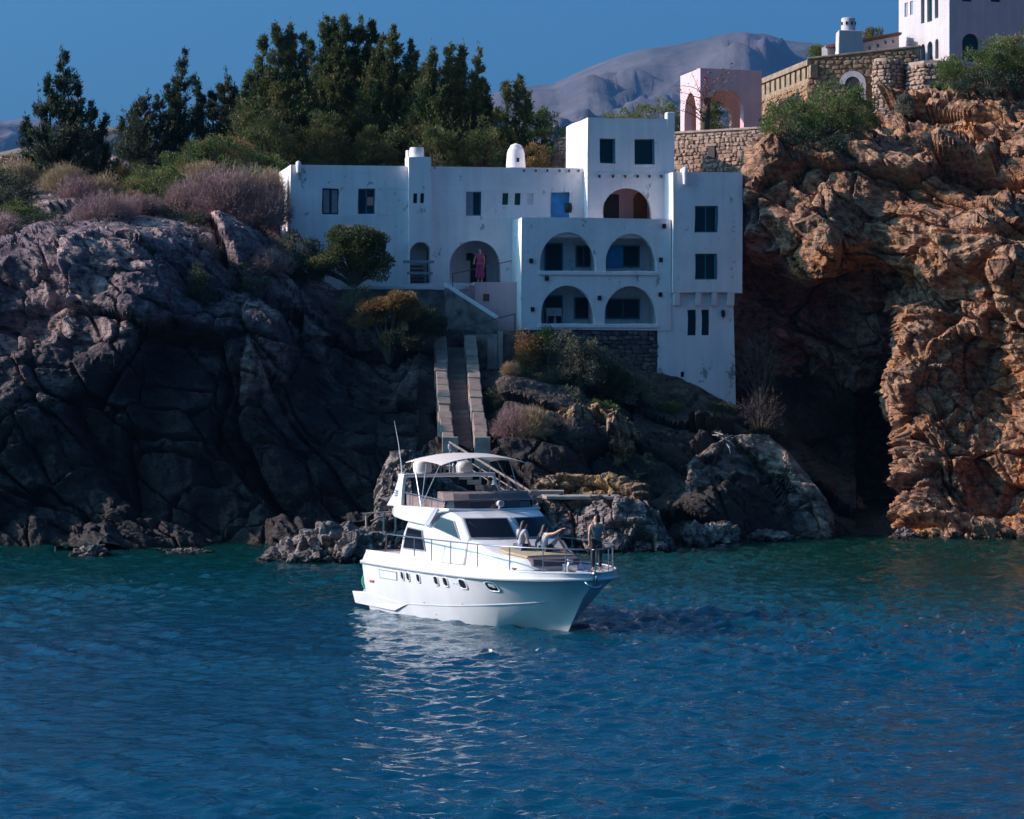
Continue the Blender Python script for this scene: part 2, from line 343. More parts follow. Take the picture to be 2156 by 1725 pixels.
# ---------------------------------------------------------------- terrain: one rock sheet per landform
def sheet_mesh(name, U, Vv, Yv, mat, amp=1.0, bed=(0.55,0.15,0.82), thick=.9, block=2.6, strata=.35, fine=.10, keep=None, seed=0.0, rough=1.0, push=(-.25,-.9,.25), pin=None, part=None, ply=0.0):
    X = (U-UC)*Yv/FPX; Z = EYE+(VH-Vv)*Yv/FPX
    P = np.stack([X, Yv, Z], -1); nv, nu = U.shape
    b = np.array(bed); b = b/np.linalg.norm(b)
    a1 = np.cross(b, [0,1,0]); a1 /= np.linalg.norm(a1); a2 = np.cross(b, a1)
    q = P.reshape(-1,3)+seed
    wob = np.stack([fbm(q*.22+5.1,3), fbm(q*.22+9.7,3), fbm(q*.22+1.3,3)], 1)*.32
    qw = q+wob
    loc = np.stack([qw@a1, qw@a2, qw@b], 1)
    f1, e1 = facet(loc/np.array([block*1.9, block*1.5, thick*2.6]), 1.0)
    f2, e2 = facet(loc/np.array([block*.75, block*.6, thick])+31.7, 1.0)
    f3, e3 = facet(loc/np.array([block*.28, block*.24, thick*.38])+77.1, 1.0)
    t = (loc[:,2]/(thick*1.4))+.4*perlin(q*.6); saw = (t-np.floor(t)); saw = np.where(saw < .85, saw/.85, (1-saw)/.15)
    D = f1*1.25+(f2*.45+f3*.15)*rough+strata*(saw-.5)+fbm(q*1.7,3)*fine*1.6+fbm(q*.16+3.3,3)*1.2
    D -= .22*np.exp(-(e2/.05)**2)+.38*np.exp(-(e1/.035)**2)
    t2 = loc[:,2]/(thick*.34)+.25*perlin(q*.9+4); s2 = t2-np.floor(t2); D += ply*(np.where(s2 < .8, s2/.8, (1-s2)/.2)-.5)*np.clip(.6+fbm(q*.25+8,2),0,1.2)   # thin beds
    D *= amp
    if pin is not None: D *= pin.ravel()
    # outward normals of the plain sheet mixed with a fixed push
    du = np.gradient(P, axis=1); dv = np.gradient(P, axis=0); nn = np.cross(du, dv); nn /= (np.linalg.norm(nn, axis=2, keepdims=True)+1e-9)
    s = np.where(nn[...,1:2] > 0, -1.0, 1.0); nn = nn*s
    d = nn*.55+np.array(push)*.6; d /= np.linalg.norm(d, axis=2, keepdims=True)
    P = P+d*D.reshape(nv,nu,1)
    idx = np.arange(nv*nu).reshape(nv,nu)
    F = np.stack([idx[:-1,:-1], idx[1:,:-1], idx[1:,1:], idx[:-1,1:]], -1)
    if keep is not None: F = F[keep[:-1,:-1] & keep[1:,1:]]
    if part is not None: F = F[(part[:-1,:-1]) if keep is None else part[:-1,:-1][keep[:-1,:-1] & keep[1:,1:]]]
    F = F.reshape(-1,4)
    o = link(name, np_mesh(name, P.reshape(-1,3), F, smooth=False), mat)
    tag(o, kind='structure'); return o, P
def grid(u0, u1, nu, v0, v1, nv): return np.meshgrid(np.linspace(u0,u1,nu), np.linspace(v0,v1,nv))
# headland on the left and the slope under the house
ctrl_main = [
 (-250,1150,131.5),(-50,1150,132),(150,1150,132.3),(350,1150,132.3),(550,1150,132.2),(750,1150,131.5),(900,1150,130.5),(1050,1150,130),(1250,1150,131),(1420,1150,131.5),(1600,1145,135),(1760,1130,140),(1850,1130,142),
 (-250,1215,128),(150,1215,128),(550,1215,128),(900,1215,127.5),(1250,1215,128),(1600,1215,130),(1850,1215,136),
 (-250,1000,133.5),(-50,1000,134.5),(150,1000,135.5),(330,1000,136.3),(550,1000,137.8),(750,1000,138.3),(900,1000,137),(1000,1000,135),(1200,1000,136),(1330,1000,137),(1450,1000,137),(1600,1000,138.5),(1750,1020,147),(1850,1020,151),
 (-250,860,136),(-50,860,136.5),(100,860,136),(300,860,138.2),(450,860,139.5),(620,860,141),(780,860,141.8),(930,860,139.4),(1030,860,139.4),(1180,860,140.5),(1300,870,143),(1400,885,145),(1550,900,146.5),(1680,930,148),(1800,900,155),
 (-250,700,138),(-50,700,138.5),(100,700,138.3),(250,700,137.9),(400,700,140.5),(550,700,141.5),(700,700,145),(800,720,147),(900,710,147.5),(1000,700,149),(1150,720,149.8),(1300,760,149.8),(1450,820,150.5),(1600,800,154),(1800,760,158),
 (-250,600,140.5),(-50,600,141),(100,580,140.5),(250,580,140.3),(400,600,142.5),(550,610,144.5),(640,600,147.5),(760,620,151),(900,640,153),(1100,640,156),(1300,640,158),(1500,640,160),
 (-250,500,145.5),(-50,500,145.5),(120,490,144.3),(280,480,144.0),(420,500,146.5),(540,510,149.5),(640,510,155),(900,520,161),(1200,520,166),
 (-250,410,155),(0,410,155),(200,410,154),(400,410,156),(560,400,160),(700,400,168),(1000,400,172),(1200,400,178),
 (-250,330,170),(0,330,171),(200,330,172),(400,330,173),(600,330,176),(900,330,184),(1200,330,190)]
U, Vv = grid(-230,1800,560,330,1200,250)
Yv = tps(ctrl_main)(U, Vv)
Yv = Yv+2.6*np.clip(1-np.abs(U-972)/95,0,1)**.7*np.clip((Vv-700)/40,0,1)*np.clip((985-Vv)/50,0,1)   # gully of the stone stair
keep = ~((U > 1240) & (Vv < 650))
# steps back where the dark overhangs are
pin = np.clip((Vv-400)/170, .2, 1)*np.where((U>880)&(U<1060)&(Vv>690)&(Vv<960), .25, 1)
pin *= np.where((U>640)&(Vv<700), .35, 1)*np.where((U>1060)&(Vv<910), .5, 1)*np.where(U>1060, .75, 1)
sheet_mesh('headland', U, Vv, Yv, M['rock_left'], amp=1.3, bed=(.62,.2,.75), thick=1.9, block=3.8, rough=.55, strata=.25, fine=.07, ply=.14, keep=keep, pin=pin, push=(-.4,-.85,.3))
# the right-hand cliff: shaded recess, lit upper face, standing buttress
ctrl_right = [
 (1540,340,153.2),(1560,330,153.2),(1575,395,150.6),(1545,470,155),(1600,365,151.5),(1600,425,149.8),(1585,500,154),(1560,560,156.5),(1560,700,156.5),(1560,860,156),(1560,1000,152),(1560,1160,146),
 (1610,280,153),(1650,270,155),(1650,340,152.5),(1650,420,149.0),(1655,475,149.0),(1700,525,148.8),(1640,560,154),(1650,640,154.8),(1650,760,155.5),(1650,900,158),(1680,1030,152),(1680,1160,147),
 (1720,240,160),(1740,330,152.3),(1750,430,149.2),(1750,540,148.6),(1740,620,153.5),(1750,680,154.8),(1760,800,157),(1770,920,164),(1790,1040,158),(1790,1110,150),(1790,1180,146),
 (1850,200,162),(1850,300,153),(1850,420,149),(1850,520,148.5),(1850,585,150),(1850,655,153.2),(1860,750,154.8),(1870,900,162),(1890,1040,158),(1890,1110,150),(1890,1180,146),
 (1960,130,165),(1950,220,158),(1950,330,150),(1950,450,146.8),(1950,560,146.3),(1960,640,151),(1980,800,160),(1980,1000,157),(1980,1160,148),
 (2070,100,167),(2070,200,160),(2060,300,152.5),(2060,430,145.3),(2060,560,144.3),(2060,680,148),(2060,760,153),(2080,900,156),(2080,1160,150),
 (2180,60,168),(2180,160,161),(2180,300,150),(2180,450,145.5),(2180,600,143),(2180,700,144.3),(2180,800,149),(2180,950,153),(2180,1160,150),
 (2330,20,168),(2330,200,158),(2330,400,149),(2330,600,143),(2330,750,142),(2330,900,147),(2330,1160,147)]
U, Vv = grid(1535,2330,340,60,1180,470)
Yv = tps(ctrl_right)(U, Vv)
top = np.interp(U, [1535,1555,1590,1608,1618,1640,1720,1825,1870,1905,1960,2010,2060,2160,2330], [385,362,330,298,272,262,248,230,222,208,200,184,150,115,70])
Vv2 = np.maximum(Vv, top)
keep = Vv >= top-3
rec = (U < 1900)&(Vv > np.interp(U,[1535,1563,1640,1690,1780,1890],[385,400,500,580,605,635])+14*np.sin(U/31.0)*np.sin(U/13.0+1)+8*np.sin(U/6.0+Vv/9.0))
_p = dict(pin=np.clip((U-1548)/70,.12,1), amp=1.15, bed=(.52,.25,.82), thick=1.35, block=4.2, strata=.6, rough=.75, fine=.08, ply=.26, keep=keep, push=(-.45,-.8,.25))
sheet_mesh('cliff', U, Vv2, Yv, M['rock_right'], part=~rec, **_p)
sheet_mesh('cliff_recess', U, Vv2, Yv, M['rock_recess'], part=rec, **_p)
# buttress: columns turn back round its left edge
nv = 260; vv = np.linspace(585,1180,nv); ue = np.interp(vv, [585,640,720,800,860,920,960,1040,1100,1140,1180], [1925,1893,1890,1872,1873,1893,1900,1893,1888,1883,1880])
Ye = np.interp(vv, [585,700,860,1000,1100,1180], [151,147.5,145.5,144,141.5,139])
s_ = np.concatenate([np.linspace(-1,0,40,endpoint=False), np.linspace(0,1,180)])
S_, VV = np.meshgrid(s_, vv); UE = np.repeat(ue[:,None], len(s_), 1); YE = np.repeat(Ye[:,None], len(s_), 1)
U = np.where(S_ < 0, UE-S_*6, UE+S_*(2340-UE)); rnd = np.clip(S_*(2340-UE)/90, 0, 1)
Yv = np.where(S_ < 0, YE-S_*14, YE-2.4*np.sqrt(np.clip(1-(1-rnd)**2,0,1))-2.5*np.clip(S_,0,1))
# hollow under the lit ledge on the right
hol = np.exp(-(((U-2070)/95)**2+((VV-800+ (U-2070)*-.5)/120)**2))*4.0+np.exp(-(((U-2080)/90)**2+((VV-1050)/75)**2))*3.2
Yv = Yv+np.where(S_>0, hol, 0)
sheet_mesh('buttress', U, VV, Yv, M['rock_right'], amp=.95, bed=(.38,.2,.88), thick=1.1, block=2.4, strata=.35, rough=.85, fine=.14, ply=.16, push=(-.6,-.7,.2))
# pebble cove
U, Vv = grid(1640,1920,80,1050,1150,40); Yv = (EYE-np.interp(Vv,[1050,1125,1150],[1.1,.06,-.4]))*FPX/(Vv-VH)
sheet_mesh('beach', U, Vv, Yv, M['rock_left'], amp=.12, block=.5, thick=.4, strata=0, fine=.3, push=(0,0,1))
# dock rock: a knob of rock with a flat top where the stairs come down
def knob(name, cols, v0, v1, mat, nu, nv, depth, amp, seed, block=1.0, thick=.6, back=3.0, fine=.15, bed=(.3,.2,.9)):
    """cols: u, top row, front distance"""
    c = np.array(cols, float); u = np.linspace(c[0,0], c[-1,0], nu); tp = np.interp(u, c[:,0], c[:,1]); yf = np.interp(u, c[:,0], c[:,2])
    t = np.linspace(0,1,nv)
    T, UU = np.meshgrid(t, u, indexing='ij'); TP = np.repeat(tp[None], nv, 0); YF = np.repeat(yf[None], nv, 0)
    k = np.clip((T-.25)/.75, 0, 1); VV_ = TP+(v1-TP)*k; Y_ = YF-depth*k**.8+np.clip((.25-T)/.25,0,1)*back
    edge = np.clip(np.minimum((UU-c[0,0]), (c[-1,0]-UU))/12, 0, 1); Y_ = Y_+(1-edge)**2*2.5
    VV_ = VV_+np.clip((.25-T)/.25,0,1)*(back*.6)
    pin = np.clip((T-.2)/.12, .06, 1)*np.clip(edge+.25,0,1)
    return sheet_mesh(name, UU, VV_, Y_, mat, pin=pin, amp=amp, block=block, thick=thick, strata=.1, fine=fine, bed=bed, seed=seed, push=(-.3,-.8,.4))
knob('dock_rock', [(1120,1048,131),(1150,1046,130),(1220,1046,129.5),(1300,1047,129),(1345,1054,129),(1375,1080,129),(1400,1112,129.3),(1420,1165,129.5)], 0, 1178, M['rock_sea'], 190, 110, 2.2, .5, 4.0, block=.9, thick=.7)
knob('rock_stack', [(788,1105,127.5),(797,1010,127.5),(806,985,127.5),(822,955,127.5),(850,948,127.6),(880,955,128),(905,985,128.5),(930,1010,129),(1010,1040,129.5),(1130,1045,130)], 0, 1180, M['rock_sea'], 190, 130, 1.8, .45, 9.0, block=.7, thick=.6)
knob('terrace_rock', [(1130,1020,134),(1180,1002,134),(1250,1000,133.6),(1310,1010,133),(1345,1035,132.5),(1365,1052,132)], 0, 1075, M['rock_mid'], 120, 60, 2.0, .45, 2.0, block=1.1, thick=.6)
knob('boulder_outcrop', [(1440,985,138),(1500,935,140),(1560,915,142),(1620,920,142.5),(1660,950,142),(1700,1000,141.5),(1735,1050,141),(1760,1100,140.5)], 0, 1160, M['rock_boulder'], 180, 110, 4.5, .55, 12.0, block=2.6, thick=1.6, fine=.1)
knob('outcrop', [(1085,905,139),(1130,880,139.5),(1200,850,140),(1260,860,140.5),(1320,880,141),(1362,930,141),(1380,1000,141)], 0, 1040, M['rock_mid'], 160, 90, 3.2, .7, 21.0, block=.9, thick=.7, fine=.25)
# ---------------------------------------------------------------- far hills
def ridge(name, prof, Y, mat, depth, rough, seed, base=0):
    p = np.array(prof, float); nx = 250; nd = 66
    u = np.linspace(p[0,0], p[-1,0], nx); h = np.interp(u, p[:,0], (VH-p[:,1])*Y/FPX+EYE)
    x = (u-UC)*Y/FPX; d = np.linspace(-1,1,nd)
    Xg, Dg = np.meshgrid(x, d); H = np.repeat(h[None], nd, 0)
    q = np.stack([Xg.ravel()/depth*1.5, Dg.ravel()*1.5, np.zeros(Xg.size)], 1)+seed
    wq = q+np.stack([fbm(q*1.7+4,3),fbm(q*1.7+9,3),0*q[:,0]],1)*.25; rg = fbm(wq*3.1,6,ridged=True).reshape(Xg.shape)
    fall = np.clip(1-np.abs(Dg)**1.15, 0, 1)
    Zg = base+(H-base)*fall+rough*(rg-.6)*np.clip(1-fall,.02,1)*fall**.5*2
    P = np.stack([Xg, Y+Dg*depth, Zg], -1).reshape(-1,3); idx = np.arange(nx*nd).reshape(nd,nx)
    F = np.stack([idx[:-1,:-1], idx[:-1,1:], idx[1:,1:], idx[1:,:-1]], -1).reshape(-1,4)
    tag(link(name, np_mesh(name, P, F, True), mat), kind='structure')
M['hill'] = plain('hill', (.088,.074,.080), .95, var=.5, scale=.008, bump=35.0)
M['near_hill'] = plain('near_hill', (.16,.115,.085), .95, var=.4, scale=.05)
ridge('mountain', [(700,420),(850,300),(1000,215),(1060,196),(1110,187),(1165,181),(1230,150),(1300,124),(1360,107),(1420,99),(1470,88),(1520,74),(1560,70),(1610,77),(1650,88),(1720,96),(1800,115),(1900,140),(2050,200),(2300,330),(2500,420)], 6000, M['hill'], 2200, 170, 3.0)
ridge('mountain', [(-700,330),(-400,270),(-200,248),(-60,258),(60,250),(120,262),(240,300),(420,335),(700,420)], 7000, M['hill'], 2500, 150, 8.0)
ridge('hill', [(-160,370),(-40,330),(50,312),(120,300),(180,290),(225,266),(260,268),(330,300),(440,335),(600,380)], 900, M['near_hill'], 300, 22, 5.0)
# land behind the shore, from the plateau to the hills
def land():
    xs = np.linspace(-260, 420, 90); ys = np.concatenate([np.linspace(158, 330, 70), np.linspace(350, 1500, 20)])
    Xg, Yg = np.meshgrid(xs, ys)
    u = UC+Xg*FPX/Yg
    base = np.interp(u, [-400,0,500,620,1200,1400,1600,1700,1800,2100,2400], [18,18.0,17.6,14.5,14.0,14.5,16,19,21,24,25])
    Zg = base+np.clip((Yg-170)/40,0,1)*np.interp(u,[-400,600,1200,1700,2200],[1,1.5,2,2.5,4])+fbm(np.stack([Xg.ravel(),Yg.ravel(),0*Xg.ravel()],1)*.06,3).reshape(Xg.shape)*.7
    Zg = np.where(Yg > 330, np.interp(Yg, [330,700,1500], [16,5,3]), Zg)
    Zg = np.where((Yg < 166), Zg-2.5*(166-Yg)/8, Zg)
    P = np.stack([Xg,Yg,Zg],-1).reshape(-1,3); idx = np.arange(Xg.size).reshape(Xg.shape)
    F = np.stack([idx[:-1,:-1], idx[:-1,1:], idx[1:,1:], idx[1:,:-1]], -1).reshape(-1,4)
    tag(link('ground', np_mesh('ground', P, F, True), M['soil']), kind='structure')
land()
# ---------------------------------------------------------------- sea
def water_mat():
    m, n, b, out = new_mat('sea_water'); L = n.links; g = N(n,'ShaderNodeNewGeometry')
    sx = N(n,'ShaderNodeSeparateXYZ'); L.new(g.outputs['Position'], sx.inputs[0])
    # depth of the sea bed: shallow towards the shore, weed and sand patches under clear water
    sh = N(n,'ShaderNodeMapRange', i_1=84.0, i_2=138.0); L.new(sx.outputs[1], sh.inputs[0])
    rx = N(n,'ShaderNodeMapRange', i_1=2.0, i_2=22.0, i_3=0.0, i_4=.55); L.new(sx.outputs[0], rx.inputs[0])
    ry = N(n,'ShaderNodeMapRange', i_1=60.0, i_2=110.0); L.new(sx.outputs[1], ry.inputs[0])
    rxy = N(n,'ShaderNodeMath', operation='MULTIPLY'); L.new(rx.outputs[0], rxy.inputs[0]); L.new(ry.outputs[0], rxy.inputs[1])
    p = N(n,'ShaderNodeTexNoise', i_Scale=.09, i_Detail=4.0, i_Roughness=.6); L.new(g.outputs['Position'], p.inputs[0])
    pm = N(n,'ShaderNodeMath', operation='MULTIPLY_ADD', i_1=.9, i_2=-.45); L.new(p.outputs[0], pm.inputs[0])
    a1 = N(n,'ShaderNodeMath', operation='ADD'); L.new(sh.outputs[0], a1.inputs[0]); L.new(rxy.outputs[0], a1.inputs[1])
    a2 = N(n,'ShaderNodeMath', operation='ADD', use_clamp=True); L.new(a1.outputs[0], a2.inputs[0]); L.new(pm.outputs[0], a2.inputs[1])
    r = ramp(n, [(0,(.0,.040,.086)),(.35,(.0,.046,.074)),(.62,(.0002,.036,.042)),(1,(.002,.027,.021))]); L.new(a2.outputs[0], r.inputs[0])
    L.new(r.outputs[0], b.inputs['Base Color'])
    b.subsurface_method = 'BURLEY'; b.inputs['Subsurface Weight'].default_value = 1.0; b.inputs['Subsurface Radius'].default_value = (.4,1.6,2.6); b.inputs['Subsurface Scale'].default_value = 1.0
    b.inputs['Roughness'].default_value = .045; b.inputs['Specular Tint'].default_value = (.3,.9,1,1); b.inputs['IOR'].default_value = 1.333; b.inputs['Specular IOR Level'].default_value = .26
    mp = N(n,'ShaderNodeMapping'); mp.inputs['Scale'].default_value = (1.0,1.5,1.0); mp.inputs['Rotation'].default_value = (0,0,.35); L.new(g.outputs['Position'], mp.inputs[0])
    h = N(n,'ShaderNodeTexNoise', i_Scale=4.2, i_Detail=3.0, i_Roughness=.55, i_Distortion=.3); L.new(mp.outputs[0], h.inputs[0])
    bp = N(n,'ShaderNodeBump', i_Strength=.6, i_Distance=.07); L.new(h.outputs[0], bp.inputs['Height']); L.new(bp.outputs[0], b.inputs['Normal'])
    return m
M['sea'] = water_mat()
def sea():
    rng = np.random.default_rng(11)
    x = np.arange(-30, 30.01, .15); y = np.concatenate([np.arange(46, 80, .12), np.arange(80, 150, .25)])
    Xg, Yg = np.meshgrid(x, y); Zg = np.zeros_like(Xg); DX = np.zeros_like(Xg); DY = np.zeros_like(Xg)
    # calmer and choppier patches
    q = np.stack([Xg.ravel()*.05, Yg.ravel()*.035, np.zeros(Xg.size)], 1); patch = np.clip(.85+.7*fbm(q,3).reshape(Xg.shape), .35, 1.5)
    for i in range(90):
        lam = .36*(5.2**rng.random()**1.15); k = 2*math.pi/lam; th = math.radians(245)+rng.normal()*.95
        a = .0080*lam**.9*rng.uniform(.5,1.4); ph = rng.random()*6.28
        arg = k*(Xg*math.cos(th)+Yg*math.sin(th))+ph
        Zg += a*np.sin(arg); DX -= .7*a*math.cos(th)*np.cos(arg)*-1; DY -= .7*a*math.sin(th)*np.cos(arg)*-1
    Zg *= patch; DX *= patch; DY *= patch
    P = np.stack([Xg+DX, Yg+DY, Zg], -1).reshape(-1,3); nx, ny = len(x), len(y); idx = np.arange(nx*ny).reshape(ny,nx)
    F = np.stack([idx[:-1,:-1], idx[:-1,1:], idx[1:,1:], idx[1:,:-1]], -1).reshape(-1,4)
    # beyond the rippled water the sheet runs on to the horizon
    x0,x1,y0,y1 = x[0],x[-1],y[0],y[-1]; B = 30000.0
    ring = [(x0,y0),(x1,y0),(x1,y1),(x0,y1),(-B,-B),(B,-B),(B,B),(-B,B)]
    b = len(P); P = np.concatenate([P, np.array([(a,c,-.02) for a,c in ring])])
    F = np.concatenate([F, np.array([(b+4,b+5,b+1,b),(b+5,b+6,b+2,b+1),(b+6,b+7,b+3,b+2),(b+7,b+4,b,b+3)])])
    tag(link('sea', np_mesh('sea', P, F, True), M['sea']), kind='structure')
sea()
# ---------------------------------------------------------------- white house on the rocks
PHI = math.radians(10); CP, SP = math.cos(PHI), math.sin(PHI)
HA = V(612, 795, 150.0); HA.z = 0
def fac(u, v, d=0.0, A=HA, c=CP, s=SP):
    """column, row on the facade plane d metres behind the front line -> (along, height)"""
    k = (u-UC)/FPX; a = (k*(A.y+d*c)-A.x+d*s)/(c-k*s); Y = A.y+a*s+d*c
    return a, EYE+(VH-v)*Y/FPX
def frect(u0, v0, u1, v1, d=0.0, **k):
    um, vm = (u0+u1)/2, (v0+v1)/2
    a0, _ = fac(u0, vm, d, **k); a1, _ = fac(u1, vm, d, **k); _, z1 = fac(um, v0, d, **k); _, z0 = fac(um, v1, d, **k)
    return a0, z0, a1, z1
def rect_pts(r): a0,z0,a1,z1 = r; return [(a0,z0),(a1,z0),(a1,z1),(a0,z1)]
def arch_pts(r, spring=None, n=16):
    a0,z0,a1,z1 = r; w = (a1-a0)/2; c = (a0+a1)/2
    zs = z1-w if spring is None else spring; zs = max(zs, z0+.02); h = z1-zs
    return [(a0,z0),(a1,z0)]+[(c+w*math.cos(math.pi*i/n), zs+h*math.sin(math.pi*i/n)) for i in range(n+1)]
def block(name, a0, a1, d0, d1, z0, z1, holes, mat, parent, parapet=.28, batter=0.0, rim=.22):
    """plastered block: front wall with real openings, sides, back, roof behind a low parapet.
    holes: (points, depth, closed)"""
    mb = MB()
    outer = [(a0-batter,z0),(a1+batter,z0),(a1,z1),(a0,z1)]
    loops = [outer]+[h[0] for h in holes]
    pts = [Vector((p[0],p[1],0)) for l in loops for p in l]
    tri = tessellate_polygon([[Vector((p[0],p[1],0)) for p in l] for l in loops])
    def dd(z): return d0-batter*(z1-z)/max(z1-z0,.01)
    mb.add([(p.x, dd(p.y), p.y) for p in pts], [tuple(t) for t in tri])
    for (h, depth, closed) in holes:
        n = len(h); vs = [(p[0],dd(p[1]),p[1]) for p in h]+[(p[0],dd(p[1])+depth,p[1]) for p in h]
        fs = [(i,(i+1)%n,n+(i+1)%n,n+i) for i in range(n)]
        if closed: fs.append(tuple(range(n,2*n)))
        mb.add(vs, fs)
    b = batter
    mb.add([(a0-b,d0-b,z0),(a0,d0,z1),(a0,d1,z1),(a0,d1,z0),(a1+b,d0-b,z0),(a1,d0,z1),(a1,d1,z1),(a1,d1,z0)], [(0,1,2,3),(4,7,6,5),(3,2,6,7),(0,3,7,4)])
    # parapet ring and roof
    r = rim; zr = z1-parapet
    mb.add([(a0,d0,z1),(a1,d0,z1),(a1,d1,z1),(a0,d1,z1),(a0+r,d0+r,z1),(a1-r,d0+r,z1),(a1-r,d1-r,z1),(a0+r,d1-r,z1),(a0+r,d0+r,zr),(a1-r,d0+r,zr),(a1-r,d1-r,zr),(a0+r,d1-r,zr)],
           [(0,1,5,4),(1,2,6,5),(2,3,7,6),(3,0,4,7),(4,5,9,8),(5,6,10,9),(6,7,11,10),(7,4,8,11),(8,9,10,11)])
    me = mb.mesh(name, recalc=False)
    bm = bmesh.new(); bm.from_mesh(me); bmesh.ops.remove_doubles(bm, verts=bm.verts, dist=.002); bmesh.ops.recalc_face_normals(bm, faces=bm.faces)
    bmesh.ops.subdivide_edges(bm, edges=[e for e in bm.edges if e.calc_length() > 1.2], cuts=2, use_grid_fill=False)
    bmesh.ops.triangulate(bm, faces=bm.faces)
    for v in bm.verts:      # hand-trowelled walls are never quite straight
        p = v.co; v.co += Vector((math.sin(p.z*2.3+p.y)*.018+math.sin(p.z*5.1)*.008, math.sin(p.x*1.7+p.z)*.012, math.sin(p.x*1.9+p.y*2)*.02))
    bm.to_mesh(me); bm.free()
    return link(name, me, mat, parent)
def window(parent, r, d, frame, name='window', bars=1, cross=0, pane=None, fw=.06, shutters=None, depth=.05):
    """framed window at depth d: frame is the part, pane and glazing bars are its pieces"""
    a0,z0,a1,z1 = r; mb = MB()
    for (x0,x1,y0,y1) in ((a0,a1,z0,z0+fw),(a0,a1,z1-fw,z1),(a0,a0+fw,z0+fw,z1-fw),(a1-fw,a1,z0+fw,z1-fw)): mb.box((x0,d,y0),(x1,d+depth,y1))
    o = mb.build(name, frame, parent)
    mb = MB(); mb.box((a0+fw,d+depth*.55,z0+fw),(a1-fw,d+depth*.8,z1-fw)); mb.build('pane', pane or M['pane'], o)
    if bars or cross:
        mb = MB()
        for i in range(bars):
            x = a0+(a1-a0)*(i+1)/(bars+1); mb.box((x-fw*.45,d+.004,z0+fw),(x+fw*.45,d+depth*.5,z1-fw))
        mb.build('mullion', frame, o)
    return o
def place(o, rz=PHI): return o
M['line_dark'] = plain('dark_cable', (.03,.03,.03), .7)
house = empty('house', HA, PHI)
tag(house, 'rambling white plastered house of stacked flat-roofed blocks built into the rock above the sea', 'house')
P_ = M['plaster']
zb = 10.2
# wing
dW = 0.0
aL, zr = fac(612,347); aR, _ = fac(1232,355)
H = []; wing_w = []
for (r4, fr, kw) in [((678.4,396.6,713.4,451.7),'dark_wood',dict(bars=1)),((753.8,397.8,790,451.7),'teal',dict(bars=1)),((980.9,403.4,1013.5,454.1),'teal',dict(bars=0)),
                 ((1057.7,407.5,1070.3,432.4),'green_paint',dict(bars=0)),((1083.8,407,1096,432.4),'green_paint',dict(bars=0))]:
    r = frect(*r4); H.append((rect_pts(r), .20, True)); wing_w.append((r, fr, kw))
niche = frect(1109.2,407.5,1122.7,431); H.append((rect_pts(niche), .10, True))
door = frect(1159.5,405.4,1199.5,459); H.append((rect_pts(door), .22, True))
sdoor = frect(805,509,812.5,545); H.append((rect_pts(sdoor), .18, True))
big = frect(946.6,506,1054,596); H.append((arch_pts(big, spring=big[1]+.75), .35, False))
small_arch = frect(861.5,509.7,905.5,597)
sa_hole = frect(862.5,511,904.5,597); H.append((arch_pts(sa_hole), .5, False))
block('wing_wall', aL, aR, dW, 6.5, zb, zr, H, P_, house, batter=.12)
for i,(r,fr,kw) in enumerate(wing_w):
    o = window(house, r, dW+.10, M[fr], **kw)
    a0,z0,a1,z1 = r
    if i == 0:
        for k in range(2):
            w = (a1-a0)/2; mb = MB(); mb.box((a0+.07+k*w,dW+.115,z0+.08),(a0+w-.05+k*w,dW+.12,z1-.08)); mb.build('curtain', M['curtain'], o)
    if i == 1:
        mb = MB(); mb.box((a0+.47,dW+.112,z0+.45),(a1-.08,dW+.118,z1-.4)); mb.build('cloth', M['pink_cloth'], o)
    if i == 2:      # louvred shutter over the left half
        sh = MB(); x1 = a0+(a1-a0)*.47; sh.box((a0,dW+.03,z0),(x1,dW+.07,z1)); sh = sh.build('shutter', M['grey_blue'], o)
        for k in range(16):
            z = z0+.05+(z1-z0-.1)*k/16; mb = MB(); mb.slab([(a0+.04,dW+.028,z),(x1-.04,dW+.028,z),(x1-.04,dW+.010,z+.012),(a0+.04,dW+.010,z+.012)], (0,0,.03)); mb.build('slat', M['grey_blue'], house).parent = sh
    if i in (3,4):
        mb = MB(); mb.box((a0+.03,dW+.09,z0+.03),(a1-.03,dW+.125,z1-.03)); mb.build('shutter', M['green_paint'], o)
# window sills
for i,(r,fr,kw) in enumerate(wing_w[:3]):
    mb = MB(); mb.box((r[0]-.06,dW-.05,r[1]-.09),(r[2]+.06,dW+.1,r[1]-.012)); mb.build('window_sill', P_, house, bevel=.015)
# blue plank door
do = MB(); do.box((door[0]+.02,dW+.16,door[1]),(door[2]-.02,dW+.2,door[3]-.02)); do = do.build('door', M['blue_paint'], house)
for k in range(5):
    w = (door[2]-door[0]-.08)/5; mb = MB(); mb.box((door[0]+.04+k*w,dW+.14,door[1]+.02),(door[0]+.03+(k+1)*w,dW+.158,door[3]-.05)); mb.build('plank', M['blue_paint'], do)
mb = MB(); mb.lathe([(.0,-.3),(.16,-.3),(.2,-.1),(.17,.18),(.0,.2)], (door[2]-.12,dW-.25,door[1]+.55), 10); mb.build('urn', M['black'], house, smooth=True)
mb = MB(); mb.box((sdoor[0],dW+.1,sdoor[1]),(sdoor[2],dW+.15,sdoor[3])); mb.build('side_door', M['teal'], house)
